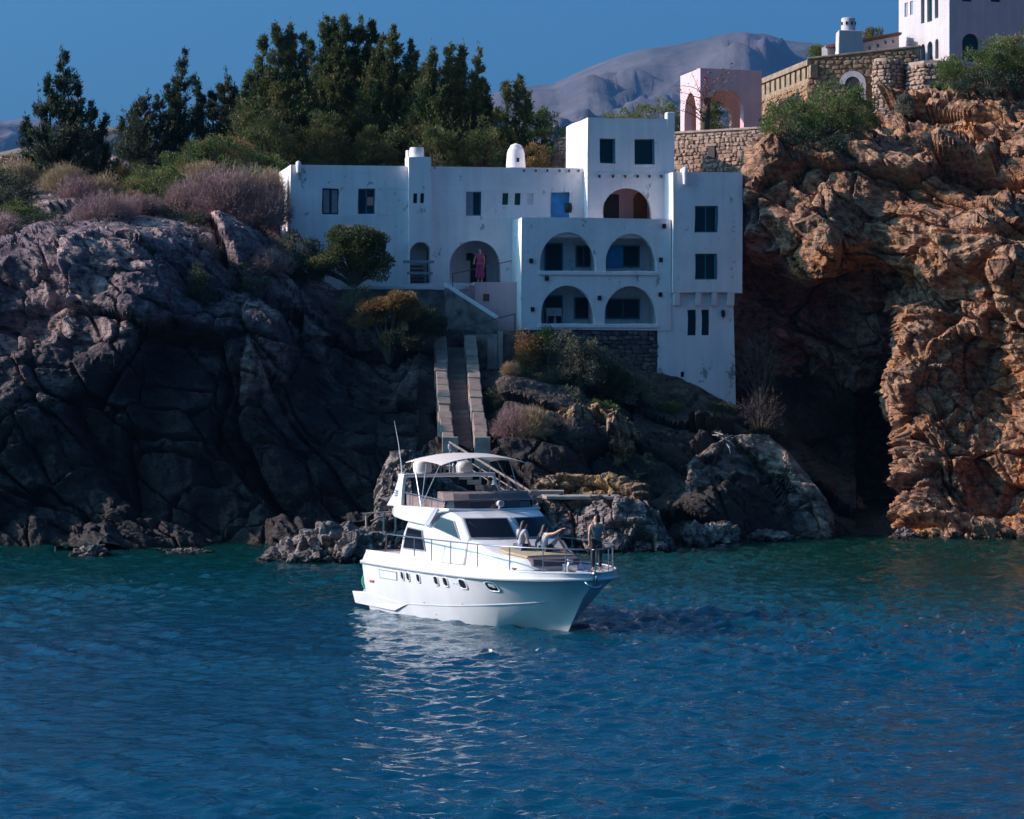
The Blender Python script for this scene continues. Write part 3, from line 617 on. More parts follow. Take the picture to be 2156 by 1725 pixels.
# chimney breast with the little arched stair opening
pa0, pz1 = fac(859.6,331); pa1, _ = fac(906.2,331); _, pz0 = fac(880,600)
block('chimney_breast', pa0, pa1, dW-.32, dW+1.0, pz0, pz1, [(arch_pts(small_arch), .33, False)]+[(rect_pts(frect(*q, d=-.32)), .16, True) for q in ((870.5,406.5,878.9,427.5),(885.4,406.5,893.4,427.5))], P_, house, parapet=.02, rim=.1)
for q in ((870.5,406.5,878.9,427.5),(885.4,406.5,893.4,427.5)):
    window(house, frect(*q, d=-.32), dW-.24, M['green_paint'], bars=0, fw=.025)
ca0, cz1 = fac(864,310); ca1, _ = fac(894.6,310); cr = (ca1-ca0)/2
mb = MB(); mb.lathe([(cr*1.04,pz1-.02),(cr*1.0,pz1+.2),(cr*.97,cz1-.08),(cr*.9,cz1),(cr*.6,cz1),(cr*.6,cz1-.25)], ((ca0+ca1)/2,dW+.32,0), 24)
ch = mb.build('chimney', P_, house, smooth=True, auto=50)
mb = MB(); mb.box((ca0-.1,dW+.35,pz1-.02),(ca0+.15,dW+.95,cz1-.12)); mb.build('chimney_flue', P_, house)
# stair seen through the little arch
mb = MB(); mb.box((pa0+.05,dW+1.6,pz0),(pa1-.02,dW+1.7,small_arch[3]+.1)); mb.box((pa0-.1,dW+.51,pz0),(pa0+.04,dW+1.6,small_arch[3]+.1)); mb.box((pa1-.03,dW+.51,pz0),(pa1+.1,dW+1.6,small_arch[3]+.1)); mb.build('stair_shaft', M['rust_wood'], house)
for k in range(9):
    z = pz0+.12+k*.2; mb = MB(); mb.box((pa0+.05,dW+.55+k*.1,z),(pa1-.22,dW+.75+k*.1,z+.07)); mb.build('step', M['rust_wood'], house)
for (u0,u1,v_) in ((849,914,549),(857,911,573)):
    a0_, z_ = fac(u0,v_+2.5,-.5); a1_, _ = fac(u1,v_,-.5); mb = MB(); mb.box((a0_,dW-.52,z_-.06),(a1_,dW-.44,z_+.07)); mb.build('beam', M['grey_blue'], house)
# porch behind the big arch
def room(name, r, d0, d1, mat, over=.25):
    a0,z0,a1,z1 = r; mb = MB(); a0 -= over; a1 += over; z1 += over*.6
    vs = [(a0,d0,z0),(a1,d0,z0),(a1,d1,z0),(a0,d1,z0),(a0,d0,z1),(a1,d0,z1),(a1,d1,z1),(a0,d1,z1)]
    mb.add(vs, [(0,1,2,3),(7,6,5,4),(3,2,6,7),(0,3,7,4),(1,5,6,2)])
    return link(name, mb.mesh(name, recalc=False), mat, house)
room('porch', big, dW+.351, dW+2.4, M['plaster'])
pw = frect(982,533,996,549,2.35); window(house, pw, dW+2.36, M['dark_wood'], bars=0)
mb = MB(); mb.box((big[2]-1.15,dW+2.30,big[1]),(big[2]-.35,dW+2.36,big[1]+1.5)); mb.build('door', M['dark_wood'], house)
# roof drain at the left end, drain stubs under the parapets
def spout(u, v, d, h=.75, r=.11):
    a, z = fac(u, v, d); mb = MB(); mb.tube([(a,d-.02,z+.12),(a,d-.1,z+.08),(a,d-.18,z-.1),(a,d-.17,z-h)], [r,r*1.05,r,r*.8], 8); return mb.build('rain_spout', P_, house, smooth=True, auto=50)
spout(628,349,0,.35,.13)
for u in (1102.8,1127.5,1151.7,1177.8,1197.7,1217.8):
    a, z = fac(u,360); mb = MB(); mb.box((a-.035,dW-.16,z-.05),(a+.035,dW+.05,z+.06)); mb.build('beam_end', M['dark_wood'], house)
# domed oven chimney on the wing's roof
oa0, oz0 = fac(1065,352,2.5); oa1, oz1 = fac(1107,302,2.5); rr = (oa1-oa0)/2
mb = MB(); mb.lathe([(rr,oz0-.6),(rr*.96,oz0),(rr*.86,oz0+.7),(rr*.74,oz1-.3),(rr*.66,oz1-.27),(rr*.5,oz1-.1),(.02,oz1)], ((oa0+oa1)/2,dW+2.5,0), 28)
dome = mb.build('dome_chimney', P_, house, smooth=True, auto=35)
mb = MB(); da, dz = fac(1090,337,1.85); mb.box((da-.06,dW+1.72,dz-.1),(da+.06,dW+1.95,dz+.1)); mb.build('vent_hole', M['black'], house)
# upper block
dU = -1.0
ua0, uz1 = fac(1237,248,dU); ua1, _ = fac(1420,252,dU); _, uz0 = fac(1300,470,dU)
arch_u = frect(1269.4,395.3,1372.4,470,dU)
wU = [frect(1263,291.8,1296,344.4,dU), frect(1336.3,293,1378.7,346.5,dU)]
block('upper_wall', ua0, ua1, dU, 4.6, uz0-.5, uz1, [(rect_pts(r), .28, True) for r in wU]+[(arch_pts(arch_u), .35, False)], P_, house, parapet=.2)
for r in wU:
    a0,z0,a1,z1 = r; window(house, r, dU+.20, M['teal'], bars=0, fw=.05)
    mb = MB(); mb.box((a1-.11,dU+.02,z0),(a1-.006,dU+.19,z1)); mb.build('shutter', M['teal'], house)
    mb = MB(); mb.box((a0-.06,dU-.05,z0-.1),(a1+.06,dU+.1,z0-.012)); mb.build('window_sill', P_, house, bevel=.015)
_, zc = fac(1330,367,dU); mb = MB(); mb.box((ua0+.02,dU-.05,zc-.03),(ua1-.02,dU-.004,zc+.03)); mb.build('string_course', P_, house)
for u in (1261.8,1290.3,1316,1341.9,1366.8,1391.5):
    a, z = fac(u,372,dU); mb = MB(); mb.box((a-.035,dU-.16,z-.06),(a+.035,dU+.05,z+.07)); mb.build('beam_end', M['dark_wood'], house)
room('porch', arch_u, dU+.351, dU+2.3, M['plaster_pink'])
mb = MB(); q = frect(1272,410,1303,470,dU+2.25); mb.box((q[0],dU+2.2,q[1]),(q[2],dU+2.29,q[3])); mb.build('doorway', M['black'], house)
q = frect(1334,404,1368,470,dU+2.25); mb = MB(); ap = arch_pts(q); n_ = len(ap); mb.add([(p[0],dU+2.28,p[1]) for p in ap]+[(p[0],dU+2.2,p[1]) for p in ap], [tuple(range(n_)),tuple(range(2*n_-1,n_-1,-1))]+[(i,(i+1)%n_,n_+(i+1)%n_,n_+i) for i in range(n_)]); mb.build('doorway', M['rust_wood'], house)
a, z = fac(1413,248,dU); mb = MB(); mb.box((a-.22,dU-.03,z-.5),(a+.2,dU+.5,z+.28)); mb.build('parapet_post', P_, house, bevel=.05)
# balcony block
dB = -2.7
ba0, bz1 = fac(1098,458,dB); ba1, _ = fac(1412,460,dB); _, bz0 = fac(1240,693,dB)
arcs = [frect(1136.4,490,1254,571,dB), frect(1274.5,492.7,1381.3,571,dB), frect(1138,602,1251,682,dB), frect(1272,603,1383,682,dB)]
HB = [(arch_pts(r, spring=r[1]+.35), .4, False) for r in arcs]
block('balcony_wall', ba0, ba1, dB, 0.5, bz0-.05, bz1, HB, P_, house, parapet=.95, rim=.25, batter=.02)
for k in range(4): room('balcony', arcs[k], dB+.401, dB+2.1, P_, over=.14 if k in (0,1) else .12)
dbk = dB+2.02
def opening(u0,v0,u1,v1,kind,frame='teal',bars=0): 
    r = frect(u0,v0,u1,v1,dbk)
    return window(house, r, dbk-.02, M[frame], name=kind, bars=bars, fw=.07, depth=.08)
opening(1147,512,1185,571,'door'); o = opening(1212,517,1245,563,'window',bars=1)
opening(1277,517,1347,563,'window',bars=1)
mb = MB(); r = frect(1277,517,1310,563,dbk); mb.box((r[0],dbk-.1,r[1]),(r[2],dbk-.03,r[3])); mb.build('shutter', M['blue_paint'], house)
opening(1145,622,1185,682,'door'); opening(1209,626,1244,672,'window'); opening(1276,629,1347,672,'window',bars=1)
for k in (0,2):     # thick sill of each balcony pair and column stub between the arches
    l, r_ = arcs[k], arcs[k+1]; mb = MB(); mb.box((l[0]-.1,dB-.1,l[1]-.2),(r_[2]+.05,dB-.022,l[1]+.0)); mb.build('balcony_sill', P_, house, bevel=.03)
    c = (l[2]+r_[0])/2; mb = MB(); mb.lathe([(.34,l[1]+.02),(.30,l[1]+.1),(.26,l[1]+.75),(.38,l[1]+.82),(.38,l[1]+.88)], (c,dB+.22,0), 14)
    
for (u,v) in ((1118,549),(1151,586),(1262,627),(1391,547),(1121,651),(1398,476),(1390,620)):
    a, z = fac(u,v,dB); mb = MB(); mb.box((a-.09,dB-.09,z-.12),(a+.09,dB+.04,z+.1)); mb.build('vent_hole', M['black'], house)
# tower
dT = -3.0
ta0, tz1 = fac(1417,362,dT); ta1, _ = fac(1563,366,dT); _, tz0 = fac(1490,616,dT)
wT = [frect(1462.7,434,1511.8,490,dT), frect(1463.5,534.6,1510,589.3,dT)]
block('tower_wall', ta0, ta1, dT, 3.5, tz0, tz1, [(rect_pts(r), .25, True) for r in wT], P_, house, parapet=.25)
for r in wT:
    window(house, r, dT+.17, M['teal'], bars=1, fw=.06)
    mb = MB(); mb.box((r[2]-.12,dT+.02,r[1]),(r[2]-.006,dT+.16,r[3])); mb.build('shutter', M['teal'], house)
spout(1441,362,dT,.62,.14)
a_, z_ = fac(1441,360,dT); mb = MB(); mb.box((a_-.16,dT-.02,z_-.2),(a_+.16,dT+.25,z_+.12)); mb.build('parapet_post', P_, house, bevel=.04)
dS = dT+.35
sa0, _ = fac(1386,700,dS); sa1, _ = fac(1544,700,dS); _, sz0 = fac(1460,862,dS)
slits = [frect(1447,652.8,1465,706.9,dS), frect(1476.7,652.8,1492.6,706.9,dS), frect(1432,782.6,1440,794,dS)]
block('tower_shaft', sa0, sa1, dS, 3.0, sz0-.3, tz0+.05, [(rect_pts(r), .2, True) for r in slits], P_, house, parapet=.01, batter=.1)
for r in slits: window(house, r, dS+.1, M['dark_wood'], bars=0, fw=.03)
_, kz0 = fac(1480,643,dT)
for (u0,u1) in ((1421,1432),(1466,1477),(1500,1510),(1533,1547)):
    x0, _ = fac(u0,630,dT); x1, _ = fac(u1,630,dT); mb = MB(); mb.add([(x0,dT+.02,tz0),(x1,dT+.02,tz0),(x1,dT+.34,tz0),(x0,dT+.34,tz0),(x0,dT+.12,kz0),(x1,dT+.12,kz0),(x1,dT+.34,kz0),(x0,dT+.34,kz0)],[(0,1,2,3),(4,7,6,5),(0,4,5,1),(1,5,6,2),(2,6,7,3),(3,7,4,0)]); mb.build('corbel', P_, house)
mb = MB(); a, z = fac(1521,661,dS); mb.lathe([(.03,-.2),(.09,-.12),(.11,.1),(.04,.2)], (a,dS-.16,z), 8); mb.box((a-.02,dS-.12,z+.15),(a+.02,dS+.02,z+.2)); mb.build('wall_lamp', M['black'], house)
# ---------------------------------------------------------------- rubble walls: every stone a piece of its own
def stone_meshes(n, seed):
    """irregular rounded rubble: a bulging many-sided face with the back inside the wall"""
    rnd = random.Random(seed); out = []
    for i in range(n):
        k = rnd.choice((5,6,6,7)); a0 = rnd.random()*6.28; ring = []
        for q in range(k):
            a = a0+2*math.pi*q/k+rnd.uniform(-.25,.25); c, sn = math.cos(a), math.sin(a); e = .62
            r = rnd.uniform(.86,1.1); ring.append((.5*r*math.copysign(abs(c)**e,c), .5*r*math.copysign(abs(sn)**e,sn)))
        ring.sort(key=lambda p: math.atan2(p[1],p[0]))
        v = [(x,.5,z) for x,z in ring]+[(x,-.28,z) for x,z in ring]+[(x*.7+rnd.uniform(-.04,.04),-.5+rnd.uniform(-.1,.1),z*.68+rnd.uniform(-.04,.04)) for x,z in ring]
        f = [tuple(range(2*k,3*k))]+[(r*k+q,r*k+(q+1)%k,(r+1)*k+(q+1)%k,(r+1)*k+q) for r in (0,1) for q in range(k)]
        mb = MB(); mb.add(v,f); out.append(mb.mesh('stone'))
    return out
def stones(parent, surf, length, zfun, mat, seed, w=(.28,.55), h=(.16,.3), thick=.14, skip=None, limit=300):
    """surf(a) -> local x, y, heading of the wall; zfun(a) -> bottom, top"""
    rnd = random.Random(seed); ms = [m for m in stone_meshes(9, seed)]
    for m in ms: m.materials.append(mat)
    z = min(zfun(length*t/20)[0] for t in range(21)); zmax = max(zfun(length*t/20)[1] for t in range(21)); items = []
    while z < zmax:
        hh = rnd.uniform(*h); a = -rnd.uniform(0,.2)
        while a < length:
            ww = w[0]+(w[1]-w[0])*rnd.random()**1.6; ac = a+ww/2; a += ww
            if ac < .04 or ac > length-.04: continue
            b, t = zfun(ac); zc = z+hh/2+rnd.uniform(-.18,.18)*hh
            if zc < b or z+hh > t+.06: continue
            if skip and skip(ac, zc): continue
            items.append((ac, zc, ww*rnd.uniform(.88,1.04), hh*rnd.uniform(.86,1.12), rnd.uniform(.6,1.3), rnd.uniform(-.16,.16)))
        z += hh
    rnd.shuffle(items)
    for i,(ac,zc,ww,hh,dp,rot) in enumerate(items[:limit]):
        x, y, hd = surf(ac); o = bpy.data.objects.new('stone', ms[i % len(ms)]); COL.objects.link(o); o.parent = parent
        o.location = (x, y, zc); o.rotation_euler = (0, rot, hd); o.scale = (ww, thick*dp*2, hh)
    rest = items[limit:]
    if rest:
        mb = MB()
        for (ac,zc,ww,hh,dp,rot) in rest:
            x, y, hd = surf(ac); c, s = math.cos(hd), math.sin(hd); t = thick*dp
            def P3(i,j,k):
                jx = rnd.uniform(-.04,.04); px, py = (i*(ww/2+jx)), j*t*(.8 if k else 1); return (x+px*c-py*s, y+px*s+py*c, zc+k*(hh/2+rnd.uniform(-.02,.02)))
            mb.hexa([P3(-1,-1,-1),P3(1,-1,-1),P3(1,1,-1),P3(-1,1,-1)],[P3(-1,-1,1),P3(1,-1,1),P3(1,1,1),P3(-1,1,1)])
        tag(mb.build('stone_facing', mat, parent), kind='stuff')
# dark rubble base below the balconies
fa0, fz1 = fac(1098,694,dB); fa1, _ = fac(1382,694,dB); _, fz0 = fac(1200,860,dB)
fb = MB(); fb.box((fa0,dB+.12,fz0),(fa1,dB+1.2,fz1-.02)); fb = fb.build('rubble_base', M['mortar_dark'], house)
stones(fb, lambda a: (fa0+a, dB+.1, 0), fa1-fa0, lambda a: (fz0, fz1-.03), M['stone_dark'], 5, w=(.26,.55), h=(.15,.26), thick=.12)
# ---------------------------------------------------------------- terrace, landing and steps in front of the wing
terr = empty('terrace_wall', HA, PHI); tag(terr, 'long low terrace wall with white coping under the house wing, sloping down beside the steps', 'wall')
t0, tz = fac(720,604,-1.6); t1, _ = fac(938,600,-1.6); _, tb = fac(830,690,-1.6)
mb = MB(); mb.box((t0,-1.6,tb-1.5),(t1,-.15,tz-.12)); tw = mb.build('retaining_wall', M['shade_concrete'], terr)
mb = MB(); mb.box((t0,-1.7,tz-.12),(t1-.6,-1.35,tz+.08)); mb.build('coping', P_, terr, bevel=.03)
a1_, z1_ = fac(938,597,-1.9); a2_, z2_ = fac(1047,668,-2.6)
mb = MB(); mb.hexa([(a1_,-1.9,z1_-.18),(a2_,-2.9,z2_-.18),(a2_,-2.6,z2_-.18),(a1_,-1.6,z1_-.18)],[(a1_,-1.9,z1_+.05),(a2_,-2.9,z2_+.05),(a2_,-2.6,z2_+.05),(a1_,-1.6,z1_+.05)]); mb.build('sloping_coping', P_, terr, bevel=.03)
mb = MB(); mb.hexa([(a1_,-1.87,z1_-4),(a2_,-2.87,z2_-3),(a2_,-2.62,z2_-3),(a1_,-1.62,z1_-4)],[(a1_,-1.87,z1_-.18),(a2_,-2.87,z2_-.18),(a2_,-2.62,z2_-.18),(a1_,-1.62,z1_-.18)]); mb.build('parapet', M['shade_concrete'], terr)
l0, lz = fac(1000,594,-1.4); l1, _ = fac(1080,594,-1.4)
land_o = empty('landing', HA, PHI); tag(land_o, 'pinkish landing and flight of steps below the large arched porch', 'steps')
mb = MB(); mb.box((l0,-1.4,lz-5.0),(l1+.3,-.13,lz)); mb.build('landing_block', M['plaster_pink'], land_o)
mb = MB(); q = frect(1017,619,1030,634,-1.4); mb.box((q[0],-1.42,q[1]),(q[2],-1.3,q[3])); mb.build('niche', M['rust_wood'], land_o)
for k in range(7):
    x1 = l0-.0-k*.30; mb = MB(); mb.box((x1-.30,-1.45,lz-5.0),(x1,-.2,lz-.17*(k+1))); mb.build('step', M['pink_step'], land_o)
mb = MB(); p0 = fac(952,577,-1.3); p1 = fac(1076,549.5,-1.3); mb.tube([(p0[0],-1.5,p0[1]),(p1[0],-1.5,p1[1])], .028, 6); mb.tube([(p0[0],-1.5,p0[1]),(p0[0],-1.5,p0[1]-1.0)], .028, 6)
tag(mb.build('handrail', M['rail_metal'], land_o), None)
lr = empty('handrail', HA, PHI); tag(lr, 'thin dark handrail slanting past the foot of the balcony block', 'handrail')
mb = MB(); p0 = fac(973,690,-3.2); p1 = fac(1085,661,-3.2); mb.tube([(p0[0],-3.4,p0[1]),(p1[0],-3.1,p1[1])], .03, 6); mb.build('rail', M['rail_metal'], lr)
mb = MB(); mb.tube([(p1[0],-3.1,p1[1]),(p1[0],-3.1,p1[1]-1.5)], .03, 6); mb.tube([(p0[0],-3.4,p0[1]),(p0[0],-3.4,p0[1]-.8)], .03, 6); mb.build('post', M['rail_metal'], lr)
# ---------------------------------------------------------------- stone stair down the rocks between two sloping walls
M['stair_stone'] = stone_mat('stair_stone', [(0,(.27,.20,.175)),(.5,(.36,.28,.235)),(1,(.31,.23,.205))], 2.0)
stair = empty('stone_stair', (0,0,0)); tag(stair, 'steep stone stair between two thick sloping parapet walls going down the rocks', 'stairs')
def slope_wall(name, pts, width, h, mat, parent):
    """wall following 3d points, its top on the points"""
    mb = MB(); secs = []
    for p in pts:
        x,y,z = p; secs.append([(x-width/2,y,z-h),(x+width/2,y,z-h),(x+width/2,y,z),(x-width/2,y,z)])
    mb.loft(secs); return mb.build(name, mat, parent, bevel=.05)
Lp = [V(928,706,147.0),V(930,780,142.6),V(936,850,139.6),V(944,925,137.0)]; Rp = [V(990,704,147.0),V(997,780,142.6),V(1004,850,139.6),V(1014,925,137.0)]
rs_ = random.Random(31)
for path in (Lp, Rp):       # each side wall is laid of rough blocks
    nblk = 15
    for k in range(nblk):
        def at_(t): i = min(int(t*3),2); return path[i].lerp(path[i+1], t*3-i)
        p0, p1 = at_(k/nblk), at_((k+.97)/nblk); w = .62+rs_.uniform(-.05,.05); dz = rs_.uniform(-.05,.05); dx = rs_.uniform(-.03,.03); mb = MB()
        mb.loft([[(p.x+dx-w/2,p.y,p.z-2.6),(p.x+dx+w/2,p.y,p.z-2.6),(p.x+dx+w/2-rs_.uniform(0,.04),p.y,p.z+dz-rs_.uniform(0,.05)),(p.x+dx-w/2+rs_.uniform(0,.04),p.y,p.z+dz)] for p in (p0,p1)]); mb.build('wall_block', M['stair_stone'], stair, bevel=.04)
nst = 22
for k in range(nst):
    t = k/(nst-1); i = min(int(t*3),2); f = t*3-i; l = Lp[i].lerp(Lp[i+1], f); r = Rp[i].lerp(Rp[i+1], f); z = (l.z+r.z)/2-.62-.2*t
    mb = MB(); mb.box((l.x+.31,l.y-.35,z-.7),(r.x-.31,l.y+.3,z)); mb.build('step', M['stair_stone'], stair)
for p, s in ((V(948,920,136.3),.42),(V(1016,920,136.3),.42)):
    mb = MB(); mb.box((p.x-.36,p.y-.4,p.z-1.8),(p.x+.36,p.y+.3,p.z)); mb.build('pier', M['concrete'], stair, bevel=.03)
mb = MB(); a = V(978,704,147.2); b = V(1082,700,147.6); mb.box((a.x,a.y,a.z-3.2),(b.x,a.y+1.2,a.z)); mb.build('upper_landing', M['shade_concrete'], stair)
for (u,v) in ((1032,716),(1043,709),(1053,702)):
    p = V(u,v,146.9); mb = MB(); mb.box((p.x-.13,p.y-.3,p.z-3),(p.x+.13,p.y+.28,p.z+.12)); mb.build('step', M['concrete'], stair)
# wooden stair with white rail down to the landing stage
ds = empty('landing_stair', (0,0,0)); tag(ds, 'open stair with pale wooden railing coming down to the rock landing behind the boat', 'stairs')
A1, B1 = V(946,931,133.5), V(1118,1036,131.0)
mb = MB(); mb.tube([A1,B1], .055, 6); mb.build('top_rail', M['rail_wood'], ds)
for dz in (.33,.62):
    mb = MB(); mb.tube([A1-Vector((0,0,dz)),B1-Vector((0,0,dz))], .028, 5); mb.build('middle_rail', M['rail_wood'], ds)
for k in range(9):
    p = A1.lerp(B1, (k+.3)/8.6); mb = MB(); mb.box((p.x-.045,p.y-.045,p.z-1.05),(p.x+.045,p.y+.045,p.z)); mb.build('post', M['rail_wood'], ds)
for k in range(11):
    p = A1.lerp(B1, k/10)-Vector((0,0,1.05)); mb = MB(); mb.box((p.x-.28,p.y+.05,p.z-.16),(p.x+.30,p.y+1.5,p.z)); mb.build('step', M['concrete'], ds)
for (u,v,w,dy) in ((1085,1034,4.2,0),(1110,1048,5.0,-1.0)):
    p = V(u,v,131.5+dy); mb = MB(); mb.box((p.x,p.y,p.z-.25),(p.x+w*.5,p.y+1.2,p.z)); mb.build('landing_step', M['concrete'], ds)
quay = empty('quay_slab', V(1150,1046,129.2)); tag(quay, 'flat pale concrete landing slab on top of the dock rock', 'quay')
mb = MB(); mb.add([(0,0,-.12),(2.85,-.2,-.12),(3.1,1.6,-.12),(-.2,1.8,-.12),(0,0,.03),(2.85,-.2,.03),(3.1,1.6,.03),(-.2,1.8,.03)],[(0,1,2,3),(7,6,5,4),(0,4,5,1),(1,5,6,2),(2,6,7,3),(3,7,4,0)]); mb.build('slab', M['concrete'], quay, bevel=.03)
# gangway on the left of the boat
gw = empty('gangway', V(800,1150,124)); G0 = gw.location
tag(gw, 'small pale wooden gangway with posts and handrail behind the yacht stern', 'gangway')
def G(u,v,Y=124): return V(u,v,Y)-G0
mb = MB(); mb.hexa([G(800,1134),G(852,1122),G(852,1122,125.2),G(800,1134,125.2)],[G(800,1126),G(852,1115),G(852,1115,125.2),G(800,1126,125.2)]); mb.build('deck', M['rail_wood'], gw)
mb = MB(); mb.tube([G(763,1082),G(850,1076)], .035, 6); mb.build('handrail', M['rail_wood'], gw)
for (u,vt,vb,f) in ((771,1082,1117,3),(808,1080,1124,0),(833,1078,1124,4)):
    mb = MB(); mb.tube([G(u,vt),G(u,vb-8),G(u-f,vb)], .05, 6); mb.build('post', M['rail_wood'], gw)
for (u0,v0,u1,v1) in ((812,1130,806,1150),(840,1125,832,1148)):
    mb = MB(); mb.tube([G(u0,v0),G(u1,v1)], .05, 6); mb.build('strut', M['rail_wood'], gw)

# white chairs on the lower left balcony
for lab,u in (('white plastic chair at the left on the lower left balcony',1160),('white plastic chair at the right on the lower left balcony',1176)):
    a, z = fac(u,682,dB+.9); wp = HA+Vector((a*CP-(dB+.9)*SP, a*SP+(dB+.9)*CP, arcs[2][1]+.004)); ch_ = empty('chair', wp, PHI); tag(ch_, lab, 'chair', 'balcony chairs')
    mb = MB(); mb.box((-.21,-.2,.40),(.21,.2,.44)); mb.build('seat', M['plaster_clean'], ch_, bevel=.015)
    mb = MB(); mb.slab([(-.2,.2,.44),(.2,.2,.44),(.2,.26,.80),(-.2,.26,.80)],(0,.025,0)); mb.build('backrest', M['plaster_clean'], ch_)
    for x,y in ((-.19,-.18),(.19,-.18),(-.19,.18),(.19,.18)):
        mb = MB(); mb.tube([(x*1.1,y*1.1,0),(x,y,.40)],.018,5); mb.build('leg', M['plaster_clean'], ch_)
    for x in (-.22,.22):
        mb = MB(); mb.tube([(x,-.2,.40),(x,-.2,.62),(x,.22,.64)],.016,5); mb.build('armrest', M['plaster_clean'], ch_)
# ---------------------------------------------------------------- retaining wall above the house
def wall_frame(A, B):
    d = Vector((B.x-A.x, B.y-A.y, 0)); L = d.length; return math.atan2(d.y, d.x), L
def stone_wall(name, A, B, zbot, zA, zB, thick, label, mat, mort, seed, w=(.2,.48), h=(.14,.26), hole=None, coping=None):
    rz, L = wall_frame(A, B); root = empty(name, (A.x, A.y, 0), rz); tag(root, label, 'wall')
    mb = MB(); mb.hexa([(0,0,zbot),(L,0,zbot),(L,thick,zbot),(0,thick,zbot)],[(0,0,zA),(L,0,zB),(L,thick,zB),(0,thick,zA)])
    core = mb.build('wall_core', mort, root)
    sk = None
    if hole: sk = lambda a, z: abs(a-hole[0]) < hole[2]+.1 and abs(z-hole[1]) < hole[3]+.1
    stones(root, lambda a: (a, 0.0, 0), L, lambda a: (zbot, zA+(zB-zA)*a/L-.02), mat, seed, w=w, h=h, skip=sk, thick=.085)
    if hole:
        mb = MB(); mb.box((hole[0]-hole[2],-.12,hole[1]-hole[3]),(hole[0]+hole[2],-.02,hole[1]+hole[3])); mb.build('drain_hole', M['black'], root)
        mb = MB(); mb.box((hole[0]-hole[2]-.12,-.15,hole[1]+hole[3]),(hole[0]+hole[2]+.12,.05,hole[1]+hole[3]+.12)); mb.build('lintel', mort, root)
    if coping:
        mb = MB(); mb.hexa([(-.05,-.12,zA),(L+.05,-.12,zB),(L+.05,thick,zB),(-.05,thick,zA)],[(-.05,-.12,zA+.12),(L+.05,-.12,zB+.12),(L+.05,thick,zB+.12),(-.05,thick,zA+.12)]); mb.build('coping', coping, root, bevel=.03)
    return root
A = V(1400,284,159.3); B = V(1616,271,155.0)
_h0 = V(1501,320,157.2)
stone_wall('retaining_wall', A, B, 16.6, A.z, B.z, .7, 'pale rubble retaining wall with one square drain hole behind the tall white block', M['stone_warm'], M['mortar'], 3, hole=((_h0-A).xy.length*.98, _h0.z, .22, .3), coping=M['mortar'])
A = V(1168,298,163.5); B = V(1196,292,163.0)
stone_wall('garden_wall', A, B, 15.5, A.z, B.z, .6, 'short pale stone wall stub behind the left side of the upper white block', M['stone_warm'], M['mortar'], 8, coping=M['clay'])
# ---------------------------------------------------------------- arched pink garden pavilion
C2 = V(1474.5,150,170.0); W2 = V(1432.6,160,174.5); E2 = V(1604,150,171.5)
pav = empty('garden_pavilion', (C2.x, C2.y, 0)); tag(pav, 'small pink plastered pavilion with round arches above the retaining wall', 'pavilion')
ztop = V(1474.5,143.6,170).z; zbot = V(1474,292,170).z-1.0
def panel(name, A, B, z0, z1, holes, mat, parent, thick=.4, origin=None):
    """upright wall from A to B with openings (along, height), given thickness away from the viewer"""
    d = Vector((B.x-A.x,B.y-A.y,0)); L = d.length; d.normalize(); nrm = Vector((-d.y,d.x,0))
    if nrm.y < 0: nrm = -nrm
    o0 = Vector((A.x,A.y,0))-(origin or Vector((0,0,0)))
    loops = [[(0,z0),(L,z0),(L,z1 if not isinstance(z1,tuple) else z1[1]),(0,z1 if not isinstance(z1,tuple) else z1[0])]]+holes
    tri = tessellate_polygon([[Vector((p[0],p[1],0)) for p in l] for l in loops]); pts = [p for l in loops for p in l]
    mb = MB(); n = len(pts)
    f = [tuple(o0+d*p[0]+Vector((0,0,p[1]))) for p in pts]; bk = [tuple(o0+d*p[0]+nrm*thick+Vector((0,0,p[1]))) for p in pts]
    fs = [tuple(t) for t in tri]+[tuple(n+i for i in reversed(t)) for t in tri]; b = 0
    for l in loops:
        m = len(l); fs += [(b+i,b+(i+1)%m,n+b+(i+1)%m,n+b+i) for i in range(m)]; b += m
    mb.add(f+bk, fs); return mb.build(name, mat, parent)
def along(A, B, u):
    """distance along the wall A-B at which column u is seen, and its distance"""
    k = (u-UC)/FPX; d = Vector((B.x-A.x,B.y-A.y,0)); L = d.length; d.normalize()
    a = (k*A.y-A.x)/(d.x-k*d.y); return a, A.y+a*d.y
def arect(A, B, u0, v0, u1, v1):
    a0, y0 = along(A,B,u0); a1, y1 = along(A,B,u1); ym = (y0+y1)/2
    return (a0, EYE+(VH-v1)*ym/FPX, a1, EYE+(VH-v0)*ym/FPX)
O2 = Vector((C2.x,C2.y,0))
r = arect(C2,E2,1493,189,1566,300); panel('front_wall', C2, E2, zbot, ztop, [arch_pts((r[0],max(r[1],zbot+.3),r[2],r[3]))], M['plaster_pink'], pav, .45, O2)
r = arect(W2,C2,1441,196,1466,300); panel('side_wall', W2, C2-Vector((.02,-.08,0)), zbot, ztop, [arch_pts((r[0],max(r[1],zbot+.3),r[2],r[3]))], M['plaster_pink'], pav, .45, O2)
W3 = W2+(E2-C2); panel('rear_wall', W2+Vector((.3,.2,0)), W3, zbot, ztop-.02, [arch_pts((.7,zbot+.3,3.0,zbot+3.6))], M['plaster_pink'], pav, .4, O2)
mb = MB(); mb.slab([W2-O2+Vector((0,0,ztop-.35-W2.z+0)) if False else Vector((W2.x-O2.x+.2,W2.y-O2.y,ztop-.4)), Vector((.2,.3,ztop-.4)), Vector((E2.x-O2.x,E2.y-O2.y+.3,ztop-.4)), Vector((W3.x-O2.x,W3.y-O2.y,ztop-.4))], (0,0,.2)); mb.build('roof', M['plaster_pink'], pav)
